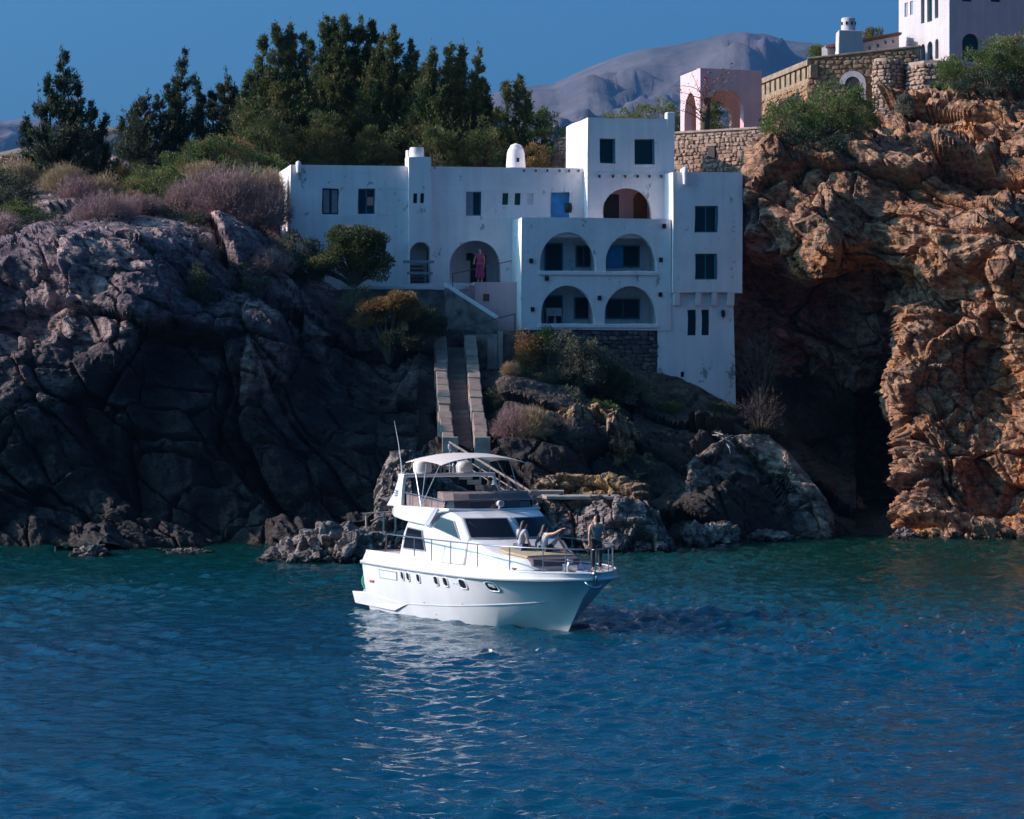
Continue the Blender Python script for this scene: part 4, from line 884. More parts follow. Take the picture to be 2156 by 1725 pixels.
p = V(1486,215,169.2)-O2; mb = MB(); mb.tube([(p.x,p.y,zbot),(p.x-.05,p.y,zbot+1.5),(p.x+.06,p.y,zbot+3.2)], [.3,.27,.2], 9)
tree_ = empty('climber', (C2.x, C2.y, 0)); tag(tree_, 'leggy climbing shrub with red flowers against the pink pavilion', 'shrub')
mb.build('trunk', M['bark'], tree_, smooth=True)
rnd = random.Random(4); mb = MB(); fl = MB(); lf = MB()
for k in range(16):
    q = Vector((p.x,p.y-.1,zbot+rnd.uniform(1.5,3.4))); d = Vector((rnd.uniform(-1,.9),-.2,rnd.uniform(.3,1))).normalized(); pts = [q]
    for j in range(5):
        q = q+d*rnd.uniform(.3,.5); d = (d+Vector((rnd.uniform(-.4,.4),rnd.uniform(-.1,.1),rnd.uniform(-.35,.3)))).normalized(); pts.append(q)
        for i in range(5):
            c = q+Vector((rnd.gauss(0,.1),rnd.gauss(0,.08),rnd.gauss(0,.1))); e1 = Vector((rnd.gauss(0,1),rnd.gauss(0,1),rnd.gauss(0,1))).normalized()*.06; e2 = Vector((rnd.gauss(0,1),rnd.gauss(0,1),rnd.gauss(0,1))).normalized()*.045
            (fl if (k % 3 == 0 and i < 4) else lf).add([c-e1,c+e2,c+e1,c-e2],[(0,1,2,3)])
    mb.tube(pts, [.03,.026,.02,.016,.012,.008], 4)
mb.build('branches', M['bark'], tree_); lf.build('foliage', M['leaf_bush'], tree_); tag(fl.build('flowers', M['flower'], tree_), kind='stuff')
# ---------------------------------------------------------------- parapet terrace walls on the cliff top
A3 = V(1566,184,185.0); B3 = V(1702,126,169.5); zt = B3.z
rz, L3 = wall_frame(A3,B3); bal = empty('balustrade_wall', (A3.x,A3.y,0), rz); tag(bal, 'long sunlit stone terrace wall pierced by a row of square openings', 'wall')
mb = MB(); mb.box((0,0,zt-5.5),(L3,.5,zt-1.02)); mb.build('wall_core', M['parapet_stone'], bal)
mb = MB(); mb.box((-.1,-.1,zt-.32),(L3+.1,.6,zt)); mb.build('top_beam', M['parapet_stone'], bal, bevel=.03)
nb = 13
for k in range(nb+1):
    a = L3*k/nb; mb = MB(); mb.box((a-.4,.02,zt-1.02),(a+.4,.46,zt-.32)); mb.build('pillar', M['parapet_stone'], bal, bevel=.03)
stones(bal, lambda a: (a, 0, 0), L3, lambda a: (zt-4.0, zt-1.04), M['stone_gold'], 12, w=(.3,.65), h=(.18,.3), thick=.09)
B4 = V(1935,100,168.0); zr4 = B4.z
root = stone_wall('terrace_wall', Vector((B3.x,B3.y,0)), Vector((B4.x,B4.y,0)), zt-4.2, zt, zr4, .6, 'shaded brown stone wall with a white arched doorway half hidden by the bush', M['stone_gold'], M['parapet_stone'], 14, w=(.28,.62), h=(.18,.3), coping=M['parapet_stone'])
ra = arect(B3, B4, 1768,150,1824,215); ap = arch_pts((ra[0],ra[1],ra[2],ra[3])); ia = arch_pts((ra[0]+.32,ra[1],ra[2]-.32,ra[3]-.32))
mb = MB(); n_ = len(ap); mb.add([(q[0],-.2,q[1]) for q in ap]+[(q[0],-.2,q[1]) for q in ia]+[(q[0],.02,q[1]) for q in ap]+[(q[0],.02,q[1]) for q in ia], [f for i in range(1,n_-1) for f in ((i,i+1,n_+i+1,n_+i),(i,2*n_+i,2*n_+i+1,i+1),(n_+i,n_+i+1,3*n_+i+1,3*n_+i))]); mb.build('arch_surround', M['plaster_clean'], root)
mb = MB(); m_ = len(ia); mb.add([(q[0],-.17,q[1]) for q in ia]+[(q[0],-.02,q[1]) for q in ia], [tuple(range(m_)), tuple(range(2*m_-1,m_-1,-1))]+[(i,(i+1)%m_,m_+(i+1)%m_,m_+i) for i in range(m_)]); mb.build('door', M['dark_wood'], root)
# round bastion and curved wall beside it
bc = V(1870,124,166.5); zt5 = bc.z; R5 = .82
bas = empty('bastion', (bc.x,bc.y,0)); tag(bas, 'round rubble stone turret at the corner of the cliff top', 'turret')
mb = MB(); mb.lathe([(R5+.12,zt5-4.2),(R5-.03,zt5-2),(R5-.05,zt5-.02)], (0,0,0), 28); mb.build('core', M['mortar'], bas, smooth=True, auto=40)
stones(bas, lambda a: ((R5)*math.cos(math.pi+a/R5), (R5)*math.sin(math.pi+a/R5), math.pi*1.5+a/R5), math.pi*R5*1.02, lambda a: (zt5-4.2, zt5), M['stone_warm'], 17, w=(.25,.5), h=(.16,.28), thick=.09)
cw = empty('curved_wall', (bc.x,bc.y,0)); tag(cw, 'curved warm rubble wall with small square window below the white villa', 'wall')
cpts = [V(1894,133,167.5),V(1915,129,165.6),V(1945,127,164.6),V(1975,127,164.4),V(2010,127,165.2)]
for i in range(len(cpts)): cpts[i].z = cpts[2].z
cum = [0]
for i in range(4): cum.append(cum[-1]+(cpts[i+1]-cpts[i]).length)
def csurf(a):
    for i in range(4):
        if a <= cum[i+1] or i == 3:
            f = (a-cum[i])/(cum[i+1]-cum[i]); q = cpts[i].lerp(cpts[i+1], f)-Vector((bc.x,bc.y,0)); e = cpts[i+1]-cpts[i]; return q.x, q.y, math.atan2(e.y,e.x)
mb = MB(); secs = []
for q in cpts:
    q = q-Vector((bc.x,bc.y,0)); secs.append([(q.x,q.y+.04,q.z-4.5),(q.x,q.y+.04,q.z-.02),(q.x+.1,q.y+.7,q.z-.02),(q.x+.1,q.y+.7,q.z-4.5)])
mb.loft(secs); mb.build('core', M['mortar'], cw)
ha = cum[2]+.65; hz = cpts[2].z-1.55
stones(cw, lambda a: csurf(a), cum[4], lambda a: (cpts[2].z-4.2, cpts[2].z), M['stone_warm'], 19, w=(.28,.6), h=(.16,.28), thick=.1, skip=lambda a,z: abs(a-ha)<.36 and abs(z-hz)<.42)
x,y,hd = csurf(ha); mb = MB(); mb.box((x-.24,y-.16,hz-.3),(x+.24,y+.1,hz+.3)); mb.build('window_hole', M['black'], cw)
# ---------------------------------------------------------------- white villa on the cliff top
CV = V(1999,125,182.0); LV = V(1892.4,125,188.0); d_ = Vector((CV.x-LV.x, CV.y-LV.y,0)).normalized(); RV = CV+Vector((-d_.y,d_.x,0))*12; 
RV = Vector((CV.x,CV.y,0))+Vector((-d_.y if -d_.y>0 else d_.y, abs(d_.x),0)).normalized()*12
OV = Vector((CV.x,CV.y,0)); villa = empty('villa', OV); tag(villa, 'tall white villa with narrow arched windows at the top right corner of the cliff', 'house')
zv0 = V(1999,128,182).z-1.5; zv1 = zv0+9.0
LVx = Vector((LV.x,LV.y,0)); CVx = Vector((CV.x,CV.y,0))
holes = []; vw = []
for (u0,v0,u1,v1,ar) in ((1939,-14,1946.5,49.5,0),(1952,-18,1962.5,46,0),(1968,-22,1975.5,38.5,0),(1904.5,6,1911.5,35.5,0),(1916,2.5,1922.5,31.5,0),(1939,93,1947.5,127,1),(1952.5,87.5,1963.5,126,1),(1969,82,1976,124,1)):
    r = arect(LV,CV,u0,v0,u1,v1); pts = arch_pts(r) if ar else rect_pts(r); holes.append(pts); vw.append((r,ar,u0))
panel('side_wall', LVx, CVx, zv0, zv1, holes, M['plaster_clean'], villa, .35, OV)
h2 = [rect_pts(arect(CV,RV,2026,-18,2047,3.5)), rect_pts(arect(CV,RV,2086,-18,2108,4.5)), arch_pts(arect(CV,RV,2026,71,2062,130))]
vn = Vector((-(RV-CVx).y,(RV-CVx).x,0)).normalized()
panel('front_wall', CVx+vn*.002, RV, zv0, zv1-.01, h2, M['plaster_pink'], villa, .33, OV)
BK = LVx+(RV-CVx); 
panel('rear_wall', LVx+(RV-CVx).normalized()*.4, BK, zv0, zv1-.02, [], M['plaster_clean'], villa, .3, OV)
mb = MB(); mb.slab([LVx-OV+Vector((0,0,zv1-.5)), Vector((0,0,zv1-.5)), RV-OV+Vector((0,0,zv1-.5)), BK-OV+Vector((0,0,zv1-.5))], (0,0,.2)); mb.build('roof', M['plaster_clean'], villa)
# window backs: dark glass set inside the thickness of the wall
def inset(A, B, pts, off, mat, name, parent, O):
    d = Vector((B.x-A.x,B.y-A.y,0)).normalized(); nrm = Vector((-d.y,d.x,0)); nrm = nrm if nrm.y > 0 else -nrm; b0 = Vector((A.x,A.y,0))-O+nrm*off
    n = len(pts); mb = MB(); mb.add([tuple(b0+d*q[0]+Vector((0,0,q[1]))) for q in pts]+[tuple(b0+d*q[0]+nrm*.05+Vector((0,0,q[1]))) for q in pts], [tuple(range(n)), tuple(range(2*n-1,n-1,-1))]+[(i,(i+1)%n,n+(i+1)%n,n+i) for i in range(n)]); return mb.build(name, mat, parent)
for pts,(r,ar,u0) in zip(holes, vw):
    if u0 < 1930: inset(LVx,CVx,pts,.06,M['grey_blue'],'shutter',villa,OV)
    else:
        w = inset(LVx,CVx,pts,.2,M['dark_wood'],'window',villa,OV)
        a0,z0,a1,z1 = r; q = [(a0+.06,z0+.08),(a1-.06,z0+.08),(a1-.06,z1-.25),(a0+.06,z1-.25)]; inset(LVx,CVx,q,.17,M['pane'],'pane',w,Vector((0,0,0))+OV)
for pts in h2: inset(CVx,RV,pts,.2,M['pane'],'window',villa,OV)
# lower wing of the villa with tiled roof edge and big chimney
AN0 = V(1742,120,176.0); AN1 = V(1893,110,187.0)
ann = empty('villa_annex', (AN0.x,AN0.y,0)); OA = Vector((AN0.x,AN0.y,0)); tag(ann, 'low white wing with tiled eaves joining the villa to its chimney', 'building')
za0 = V(1742,128,176).z-1.5; z_l = V(1742,100,176).z; z_r = V(1893,72,187).z
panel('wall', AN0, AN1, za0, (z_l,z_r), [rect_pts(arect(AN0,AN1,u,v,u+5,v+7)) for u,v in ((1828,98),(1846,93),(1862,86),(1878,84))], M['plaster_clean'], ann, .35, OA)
dd_ = (AN1-AN0); dd_.z = 0; dd_.normalize()
for k in range(26):
    f = k/26; q = AN0.lerp(AN1, f)-OA; z = z_l+(z_r-z_l)*f; mb = MB(); mb.box((q.x-.12,q.y-.35,z-.02),(q.x+.28,q.y+.5,z+.1)); mb.build('tile', M['clay'], ann)
for u,v in ((1828,98),(1846,93),(1862,86),(1878,84)): inset(AN0,AN1,rect_pts(arect(AN0,AN1,u,v,u+5,v+7)),.15,M['green_paint'],'window',ann,OA)
cc = V(1792,120,175.0); chim = empty('chimney', (cc.x,cc.y,0)); tag(chim, 'fat white chimney stack with round pierced cap beside the villa annex', 'chimney')
def cz(v): return EYE+(VH-v)*175/FPX
w0 = 31*175/FPX; w1 = 25*175/FPX
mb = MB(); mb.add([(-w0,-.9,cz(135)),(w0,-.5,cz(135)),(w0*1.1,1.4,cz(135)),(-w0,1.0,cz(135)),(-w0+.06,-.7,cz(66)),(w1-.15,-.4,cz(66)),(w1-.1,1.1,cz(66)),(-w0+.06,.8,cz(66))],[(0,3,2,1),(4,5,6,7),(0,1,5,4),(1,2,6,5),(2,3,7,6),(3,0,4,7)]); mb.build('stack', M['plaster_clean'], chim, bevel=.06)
rc = 15*175/FPX; mb = MB(); mb.lathe([(rc*1.15,cz(68)),(rc*1.0,cz(62)),(rc*.98,cz(41)),(rc*.9,cz(38)),(rc*.62,cz(37))], (-.15,.15,0), 24); mb.build('cap', M['plaster_clean'], chim, smooth=True, auto=40)
for k in range(4):
    a = math.radians(205+k*45); mb = MB(); c, s = math.cos(a), math.sin(a); x, y = -.15+rc*.985*c, .15+rc*.985*s; mb.box((x-.05,y-.05,cz(53)),(x+.05,y+.05,cz(46.5))); mb.build('vent', M['black'], chim)
# ---------------------------------------------------------------- vegetation
def sprays(P, D, L, Wd, rng, fold=.35, needle=False):
    """small pointed leaf sprays: position, direction, length, width -> two triangles each, folded along the middle"""
    n = len(P); D = D/(np.linalg.norm(D,axis=1,keepdims=True)+1e-9)
    R = rng.normal(size=(n,3)); S = np.cross(D,R); S /= (np.linalg.norm(S,axis=1,keepdims=True)+1e-9); T = np.cross(S,D)
    L = L[:,None] if np.ndim(L) else L; Wd = Wd[:,None] if np.ndim(Wd) else Wd
    if needle:      # one slim triangle is enough for a needle tuft
        Vt = np.stack([P-S*Wd*1.25, P+S*Wd*1.25+D*L*.15, P+D*L*1.1],1).reshape(-1,3); return Vt, np.arange(n*3).reshape(-1,3)
    a = P; b = P+D*L; m = P+D*L*.45
    c = m+S*Wd+T*Wd*fold; d = m-S*Wd+T*Wd*fold
    Vt = np.stack([a,c,b,d],1).reshape(-1,3); i = np.arange(n)*4
    F = np.stack([np.stack([i,i+1,i+2],1), np.stack([i,i+2,i+3],1)],1).reshape(-1,3)
    return Vt, F
def conifer(label, plumes, Y, mat, seed, dens=1.0, spread=1.0, leaf=.172, name='juniper_tree', group=None, vground=350):
    rng = np.random.default_rng(seed); base = V((plumes[0][0]), vground+25, Y)
    root = empty(name, base); tag(root, label, 'tree', group)
    Pv, Dv = [], []; mb = MB()
    s = Y/FPX
    for j,(ub,vb,ut,vt,w) in enumerate(plumes):
        yo = rng.uniform(-1,1)*.9*spread
        B = np.array(V(ub,vb,Y)-base)+[0,yo,0]; T = np.array(V(ut,vt,Y)-base)+[0,yo*.6,0]; H = np.linalg.norm(T-B); R = w*s
        bend = rng.normal(size=3)*.12*R*[1,1,0]
        def axis(t): return B[None]*(1-t[:,None])+T[None]*t[:,None]+bend[None]*np.sin(t*math.pi)[:,None]
        tt = np.linspace(0,.96,7); mb.tube([tuple(q) for q in axis(tt)], [float(.11*R**.5*(1-.9*x)+.012) for x in tt], 5)
        if j: mb.tube([(0,0,.2), tuple(B*.6+np.array([0,0,.1])), tuple(B)], [.12,.09,.07], 5)
        nc = int(8+H*8.0*dens*(.6+R*.4)); ct = 1-rng.random(nc)**.9; caz = rng.uniform(0,2*math.pi,nc); cl = rng.uniform(.15,1.35,nc)   # boughs
        per = 10; nb = nc*per; ci = np.repeat(np.arange(nc), per)
        t = np.clip(ct[ci]+rng.normal(size=nb)*.11/H, 0, .995); az = caz[ci]+rng.normal(size=nb)*.30
        Lb = (R*1.42*((1-t)**.92)*cl[ci]+.10)*rng.uniform(.55,1.15,nb)+.05
        up = rng.uniform(.25,1.1,nb)
        O = np.stack([np.cos(az),np.sin(az),np.zeros(nb)],1)
        base_p = axis(t)
        ns = np.clip((Lb*21).astype(int)+5, 5, 30)
        idx = np.repeat(np.arange(nb), ns); m = len(idx); q = rng.random(m)**.6
        q = .15+.85*q
        Lq = Lb[idx]*q
        p = base_p[idx]+O[idx]*Lq[:,None]; p[:,2] += up[idx]*Lq*q*.8
        p += rng.normal(size=(m,3))*.055
        d = O[idx]*.7+rng.normal(size=(m,3))*.55; d[:,2] += .55+.4*q
        Pv.append(p); Dv.append(d)
        ki = rng.choice(nb, min(nb, int(18+H*3)), replace=False)
        for k in ki:
            e = base_p[k]+O[k]*Lb[k]; e = e+[0,0,up[k]*Lb[k]*.8]; mid = base_p[k]*.5+e*.5-[0,0,up[k]*Lb[k]*.12]
            mb.tube([tuple(base_p[k]),tuple(mid),tuple(e)], [.02,.014,.006], 3, cap=False)
        tip = T[None]+rng.normal(size=(14,3))*[.05,.05,.15]; Pv.append(tip); Dv.append(np.tile([0,0,1.0],(14,1))+rng.normal(size=(14,3))*.5)
    P = np.concatenate(Pv); D = np.concatenate(Dv); n = len(P)
    vt_, f_ = sprays(P, D, leaf*rng.uniform(.5,1.2,n), leaf*.16*rng.uniform(.7,1.3,n), rng, needle=True)
    link('crown', np_mesh('crown', vt_, f_), mat, root); mb.build('trunk', M['bark'], root)
    return root
def shrub(label, u, v, rx, rz, Y, mat, seed, kind='leafy', name='shrub', cat='shrub', group=None, dens=1.0, leaf=.12, mat2=None):
    """(u, v) is the foot of the shrub; rx, rz half width and height in the same picture units"""
    rng = np.random.default_rng(seed); base = V(u, v, Y); s = Y/FPX; RX, RZ = rx*s, rz*s; RY = min(RX,1.6)
    root = empty(name, base); tag(root, label, cat, group)
    if kind == 'leafy':
        nc = int(16+RX*RZ*13*dens); az = rng.uniform(0,2*math.pi,nc); el = np.arcsin(rng.uniform(-.12,1,nc)); rr = rng.uniform(.55,.95,nc)
        C = np.stack([RX*np.cos(az)*np.cos(el)*rr, RY*np.sin(az)*np.cos(el)*rr, RZ*np.sin(el)*rr+RZ*.05],1)
        cr = rng.uniform(.16,.34,nc)*min(1.4,max(RX,RZ)**.5)
        per = 105; idx = np.repeat(np.arange(nc), per); m = len(idx)
        d = rng.normal(size=(m,3)); d /= np.linalg.norm(d,axis=1,keepdims=True)
        p = C[idx]+d*(cr[idx]*rng.random(m)**.45)[:,None]*[1,1,.8]
        out = C[idx]/(np.linalg.norm(C[idx],axis=1,keepdims=True)+.01)
        D = d*.8+out*.6+rng.normal(size=(m,3))*.4; D[:,2] += .3
        vt_, f_ = sprays(p, D, leaf*rng.uniform(.5,1.2,m), leaf*.24*rng.uniform(.7,1.3,m), rng)
        link('foliage', np_mesh('foliage', vt_, f_), mat, root)
        mb = MB()
        for k in range(0,nc,2):
            c = C[k]; mb.tube([(c[0]*.1,c[1]*.1,0),(c[0]*.5,c[1]*.5,c[2]*.6),tuple(c)], [.035,.022,.01], 3, cap=False)
        mb.build('stems', M['bark'], root)
    else:   # dry brush: a lumpy dome of fine forking twigs
        nl = 9; la = rng.uniform(0,2*math.pi,nl); lc = np.stack([np.cos(la)*RX*.5*rng.random(nl), np.sin(la)*RY*.5*rng.random(nl), RZ*rng.uniform(.15,.45,nl)],1); lr = rng.uniform(.45,.75,nl)
        m = int((500+RX*RZ*1500)*dens); k = rng.integers(0,nl,m); d = rng.normal(size=(m,3)); d[:,2] = np.abs(d[:,2])*.9; d /= np.linalg.norm(d,axis=1,keepdims=True)
        p = lc[k]+d*np.array([RX,RY,RZ])*(lr[k]*rng.uniform(.35,1.0,m)**.5)[:,None]; p[:,2] = np.maximum(p[:,2], .02)
        D = d*.8+[0,0,.55]+rng.normal(size=(m,3))*.45; L = .30*min(1.3,RZ**.5)*rng.uniform(.4,1.15,m)
        D /= np.linalg.norm(D,axis=1,keepdims=True); w = .0105
        def seg(a,b,w0):
            dd = b-a; R = rng.normal(size=a.shape); S = np.cross(dd,R); S /= (np.linalg.norm(S,axis=1,keepdims=True)+1e-9)
            return np.stack([a-S*w0,a+S*w0,b],1)
        b = p+D*L[:,None]; tris = [seg(p,b,w)]
        for q in range(2):
            t = rng.uniform(.3,.8,m)[:,None]; a = p+(b-p)*t; tris.append(seg(a, a+D*L[:,None]*.45+rng.normal(size=(m,3))*.09, w*.75))
        T3 = np.concatenate(tris).reshape(-1,3); F = np.arange(len(T3)).reshape(-1,3)
        link('twigs', np_mesh('twigs', T3, F), mat, root)
        mb = MB()
        for q in range(int(14+10*RX)):
            e = p[rng.integers(0,m)]; mb.tube([(e[0]*.15,e[1]*.15,0),(e[0]*.5+rng.normal()*.05,e[1]*.5,e[2]*.5),tuple(e)], [.022,.015,.006], 3, cap=False)
        mb.build('stems', M['twig'], root)
    return root
GP = M['leaf_pine']
g1 = 'conifers standing along the skyline'
conifer('lone dark conifer with open upswept branches at the far left of the skyline', [(132,360,130,106,44),(98,360,82,196,20),(70,362,50,250,15),(172,360,198,222,22),(208,362,219,244,13),(150,360,160,170,26),(112,360,104,160,22)], 158, M['leaf_dark'], 1, .95, group=g1)
conifer('low spreading conifer, first to the right of the far left lone tree', [(300,350,312,198,42),(275,352,258,250,24),(335,350,334,205,28),(290,352,284,222,26)], 167, M['leaf_dark'], 2, 1.0, group=g1)
conifer('slim spired conifer with the tallest thin tip left of the big clump', [(388,345,390,110,30),(355,345,356,184,22),(412,345,410,160,17),(425,345,421,188,16),(370,345,372,170,20)], 168, M['leaf_dark'], 3, 1.0, group=g1)
conifer('narrow dark conifer just left of the big clump', [(470,345,472,146,30),(450,345,446,196,20),(494,345,492,182,20),(480,345,484,166,24)], 169, M['leaf_dark'], 4, 1.0, group=g1)
conifer('three-tipped tall conifer forming the left end of the big clump', [(560,350,553,77,34),(588,350,584,54,40),(612,350,613,55,40),(632,350,640,77,26),(528,350,522,156,34),(540,350,537,154,30),(575,350,570,150,66),(605,350,606,120,58),(545,350,548,190,50)], 166, GP, 5, 1.4, group=g1)
conifer('tallest broad conifer in the middle of the big clump behind the chimney', [(690,350,683,38,44),(708,350,704,44,50),(725,350,726,36,52),(752,350,758,38,50),(772,350,782,46,38),(672,350,652,90,38),(720,350,720,130,84),(700,350,694,120,60),(765,350,766,130,60),(655,350,660,170,60)], 169, GP, 6, 1.4, group=g1)
conifer('conifer with one thin spire right of the tallest clump tree', [(812,350,806,80,40),(828,350,825,60,42),(850,350,867,90,40),(838,350,840,140,66),(790,350,792,110,54),(870,350,872,150,52)], 167, GP, 7, 1.35, group=g1)
conifer('flat-topped conifer leaning right at the right end of the big clump', [(920,350,908,104,38),(945,350,948,95,36),(962,350,977,92,36),(985,350,1007,105,26),(1000,350,1018,170,28),(1005,350,1022,196,30),(940,350,935,150,66),(970,350,972,150,56),(900,350,898,150,54)], 165, GP, 8, 1.35, group=g1)
conifer('small club-topped conifer above the domed roof chimney', [(1090,350,1094,163,24),(1075,350,1065,178,22),(1060,350,1052,232,34),(1105,350,1103,185,24)], 164, GP, 9, 1.1, group=g1)
g2 = 'evergreen shrubs behind the house'
for i,(lab,u,v,rx,rz,Y,mt) in enumerate([
 ('rounded olive-green bush between the club-topped conifer and the upper white block',1150,345,52,120,164,'leaf_bush'),
 ('thick green bush under the three-tipped conifer, at the left end of the roof',560,372,70,150,162,'leaf_pine'),
 ('thick green bush under the tallest conifer, left of the chimney',680,372,80,140,163,'leaf_pine'),
 ('dark bush right behind the roof chimney',800,372,70,110,163,'leaf_pine'),
 ('olive bush right of the roof chimney',920,372,70,120,162,'leaf_pine'),
 ('olive bush left of the domed roof chimney',1020,372,60,120,162,'leaf_pine'),
 ('low bush right of the domed roof chimney',1120,365,45,60,161,'leaf_gold')]):
    shrub(lab,u,v,rx,rz,Y,M[mt],40+i,group=g2,leaf=.14,dens=1.0)
g3 = 'scrub on the left headland'
for i,a in enumerate([
 ('broad green bush crowning the headland right of the spired conifers',455,375,115,85,157,'leaf_bush','leafy'),
 ('straw-gold shrub tops above the broad green bush',470,330,90,38,160,'leaf_gold','leafy'),
 ('mid-green bush left of the big dry shrub',330,420,80,85,153,'leaf_bush','leafy'),
 ('dark green bush in the hollow left of the big dry shrub',330,500,75,75,149,'leaf_dark','leafy'),
 ('dark bush at the left picture edge on the headland top',10,440,70,90,151,'leaf_dark','leafy'),
 ('dark bush below the far left lone conifer',95,500,75,60,147.5,'leaf_dark','leafy'),
 ('straw-coloured shrub at the foot of the far left lone conifer',135,420,60,65,153,'leaf_straw','dry'),
 ('straw-coloured shrub left of the far left lone conifer',40,400,55,60,155,'leaf_straw','dry'),
 ('dusty mauve dry shrub below the far left lone conifer',165,440,55,62,151,'leaf_dry','dry'),
 ('pale straw tuft between two mauve dry shrubs',215,435,42,62,151.5,'leaf_straw','dry'),
 ('wide mauve dry shrub above the pale lit rocks',215,492,82,75,147,'leaf_dry','dry'),
 ('mauve dry shrub at the left picture edge',10,525,45,70,146,'leaf_dry','dry'),
 ('large mauve dry shrub left of the house wing',480,490,105,130,150,'leaf_dry','dry'),
 ('mauve dry shrub close against the left end of the house',548,505,65,95,149.3,'leaf_dry','dry'),
 ('pale straw shrub touching the top left corner of the house',572,440,40,75,151,'leaf_straw','dry'),
 ('green bush behind the pale straw shrub at the house corner',560,375,50,55,157,'leaf_bush','leafy'),
 ('grey-green bush at the foot of the left end of the house',622,548,55,62,148.3,'leaf_grey','leafy'),
 ('grey-green low bush on the rocks under the large mauve shrub',430,545,70,45,146.5,'leaf_grey','leafy'),
 ('small grey bush sitting among the pale lit rocks',290,545,42,40,143,'leaf_grey','leafy'),
 ('small pinkish dry shrub on the slope below the house corner',560,592,52,60,145.5,'leaf_dry','dry'),
 ('dark bush on the slope left of the small round tree',640,590,45,55,147.2,'leaf_dark','leafy'),
 ('dark bush on the steep rock in the middle of the headland',420,640,32,80,141.5,'leaf_dark','leafy'),
 ('grey-green bush in the gap right of the large mauve shrub foot',465,528,60,48,147.6,'leaf_grey','leafy'),
 ('olive bush at the left picture edge behind the mauve shrub',45,470,55,60,149.5,'leaf_bush','leafy'),
 ('golden bush between the wide mauve shrub and the mid-green bush',270,455,48,55,150.5,'leaf_gold','leafy'),
 ('dark bush below the wide mauve shrub',140,520,60,45,145.6,'leaf_dark','leafy'),
 ('dark bush at the upper right of the pale lit rocks',395,500,48,60,148.2,'leaf_dark','leafy'),
 ('small green bush filling the gap under the spired conifers',370,380,55,60,160,'leaf_bush','leafy'),
 ('golden bush below the low spreading conifer',290,395,55,60,157,'leaf_gold','leafy'),
 ('green bush below the low spreading conifer',235,390,50,58,158.5,'leaf_bush','leafy'),
 ('dark bush left of the golden one below the conifers',205,380,45,45,160,'leaf_dark','leafy'),
 ('golden scrub at the left picture edge under the sky',20,385,60,55,157,'leaf_gold','leafy'),
 ('olive scrub behind the golden scrub at the left edge',80,375,55,40,161,'leaf_bush','leafy'),
 ('mauve dry shrub in the middle of the headland scrub',300,470,50,55,148.8,'leaf_dry','dry'),
 ('pinkish dry shrub just left of the large mauve one',390,455,50,65,151,'leaf_dry','dry'),
 ('straw shrub behind the large mauve one',430,400,50,55,155,'leaf_straw','dry'),
 ('green bush between the straw shrub and the house corner',530,415,50,60,154,'leaf_bush','leafy'),
 ('grey bush under the dark bush at the left edge',60,520,50,40,145.2,'leaf_grey','leafy'),
 ('dark bush hugging the foot of the house left of the round tree',600,585,50,60,146.9,'leaf_dark','leafy'),
 ('grey scrub on the slope under the small pinkish shrub',520,600,50,40,144.8,'leaf_grey','leafy'),
 ('tuft of grey scrub under the terrace wall',755,660,45,55,146,'leaf_grey','leafy')]):
    lab,u,v,rx,rz,Y,mt,kd = a; shrub(lab,u,v,rx,rz,Y,M[mt],100+i,kind=kd,group=g3,dens=1.0)
# small round tree in front of the wing: bare trunk, flat golden-topped crown
def small_tree(label, u, vb, crown, Y, seed, mats):
    rng = np.random.default_rng(seed); base = V(u,vb,Y); s = Y/FPX; root = empty('small_tree', base); tag(root, label, 'tree'); mb = MB()
    Pv, Dv = [], []
    for (cu,cv,rx,rz) in crown:
        c = np.array(V(cu,cv,Y)-base)+[0,rng.uniform(-.6,.6),0]; n = int(rx*rz*s*s*1500)+200
        d = rng.normal(size=(n,3)); d /= np.linalg.norm(d,axis=1,keepdims=True); p = c+d*[rx*s,min(rx*s,.8),rz*s]*(rng.random((n,1))**.4)
        Pv.append(p); Dv.append(d+rng.normal(size=(n,3))*.5+[0,0,.4])
        mb.tube([(0,0,0),(c[0]*.35,c[1]*.3,c[2]*.45),(c[0]*.8,c[1]*.8,c[2]*.8),tuple(c)], [.10,.07,.04,.015], 5)
    P = np.concatenate(Pv); D = np.concatenate(Dv); n = len(P); vt_, f_ = sprays(P,D,.15*rng.uniform(.5,1.2,n),.035*rng.uniform(.7,1.3,n),rng)
    link('crown', np_mesh('crown',vt_,f_), mats, root); mb.build('trunk', M['bark'], root); return root
rr = random.Random(3)
small_tree('rounded tree with golden-green top standing in front of the house wing', 745, 605, [(690+rr.random()*105, 492+rr.random()*28, 22+rr.random()*12, 13+rr.random()*7) for _ in range(17)]+[(665+rr.random()*150, 525+rr.random()*50, 20+rr.random()*10, 12+rr.random()*8) for _ in range(17)], 147.2, 5, M['leaf_pine'])
small_tree('golden-brown windswept tree on the slope left of the stone stair', 820, 765, [(760+rr.random()*90, 632+rr.random()*45, 20+rr.random()*12, 9+rr.random()*6) for _ in range(14)]+[(830+rr.random()*45, 610+rr.random()*60, 15+rr.random()*8, 12+rr.random()*6) for _ in range(7)], 144.3, 6, M['leaf_gold'])
g4 = 'scrub on the slope under the house'
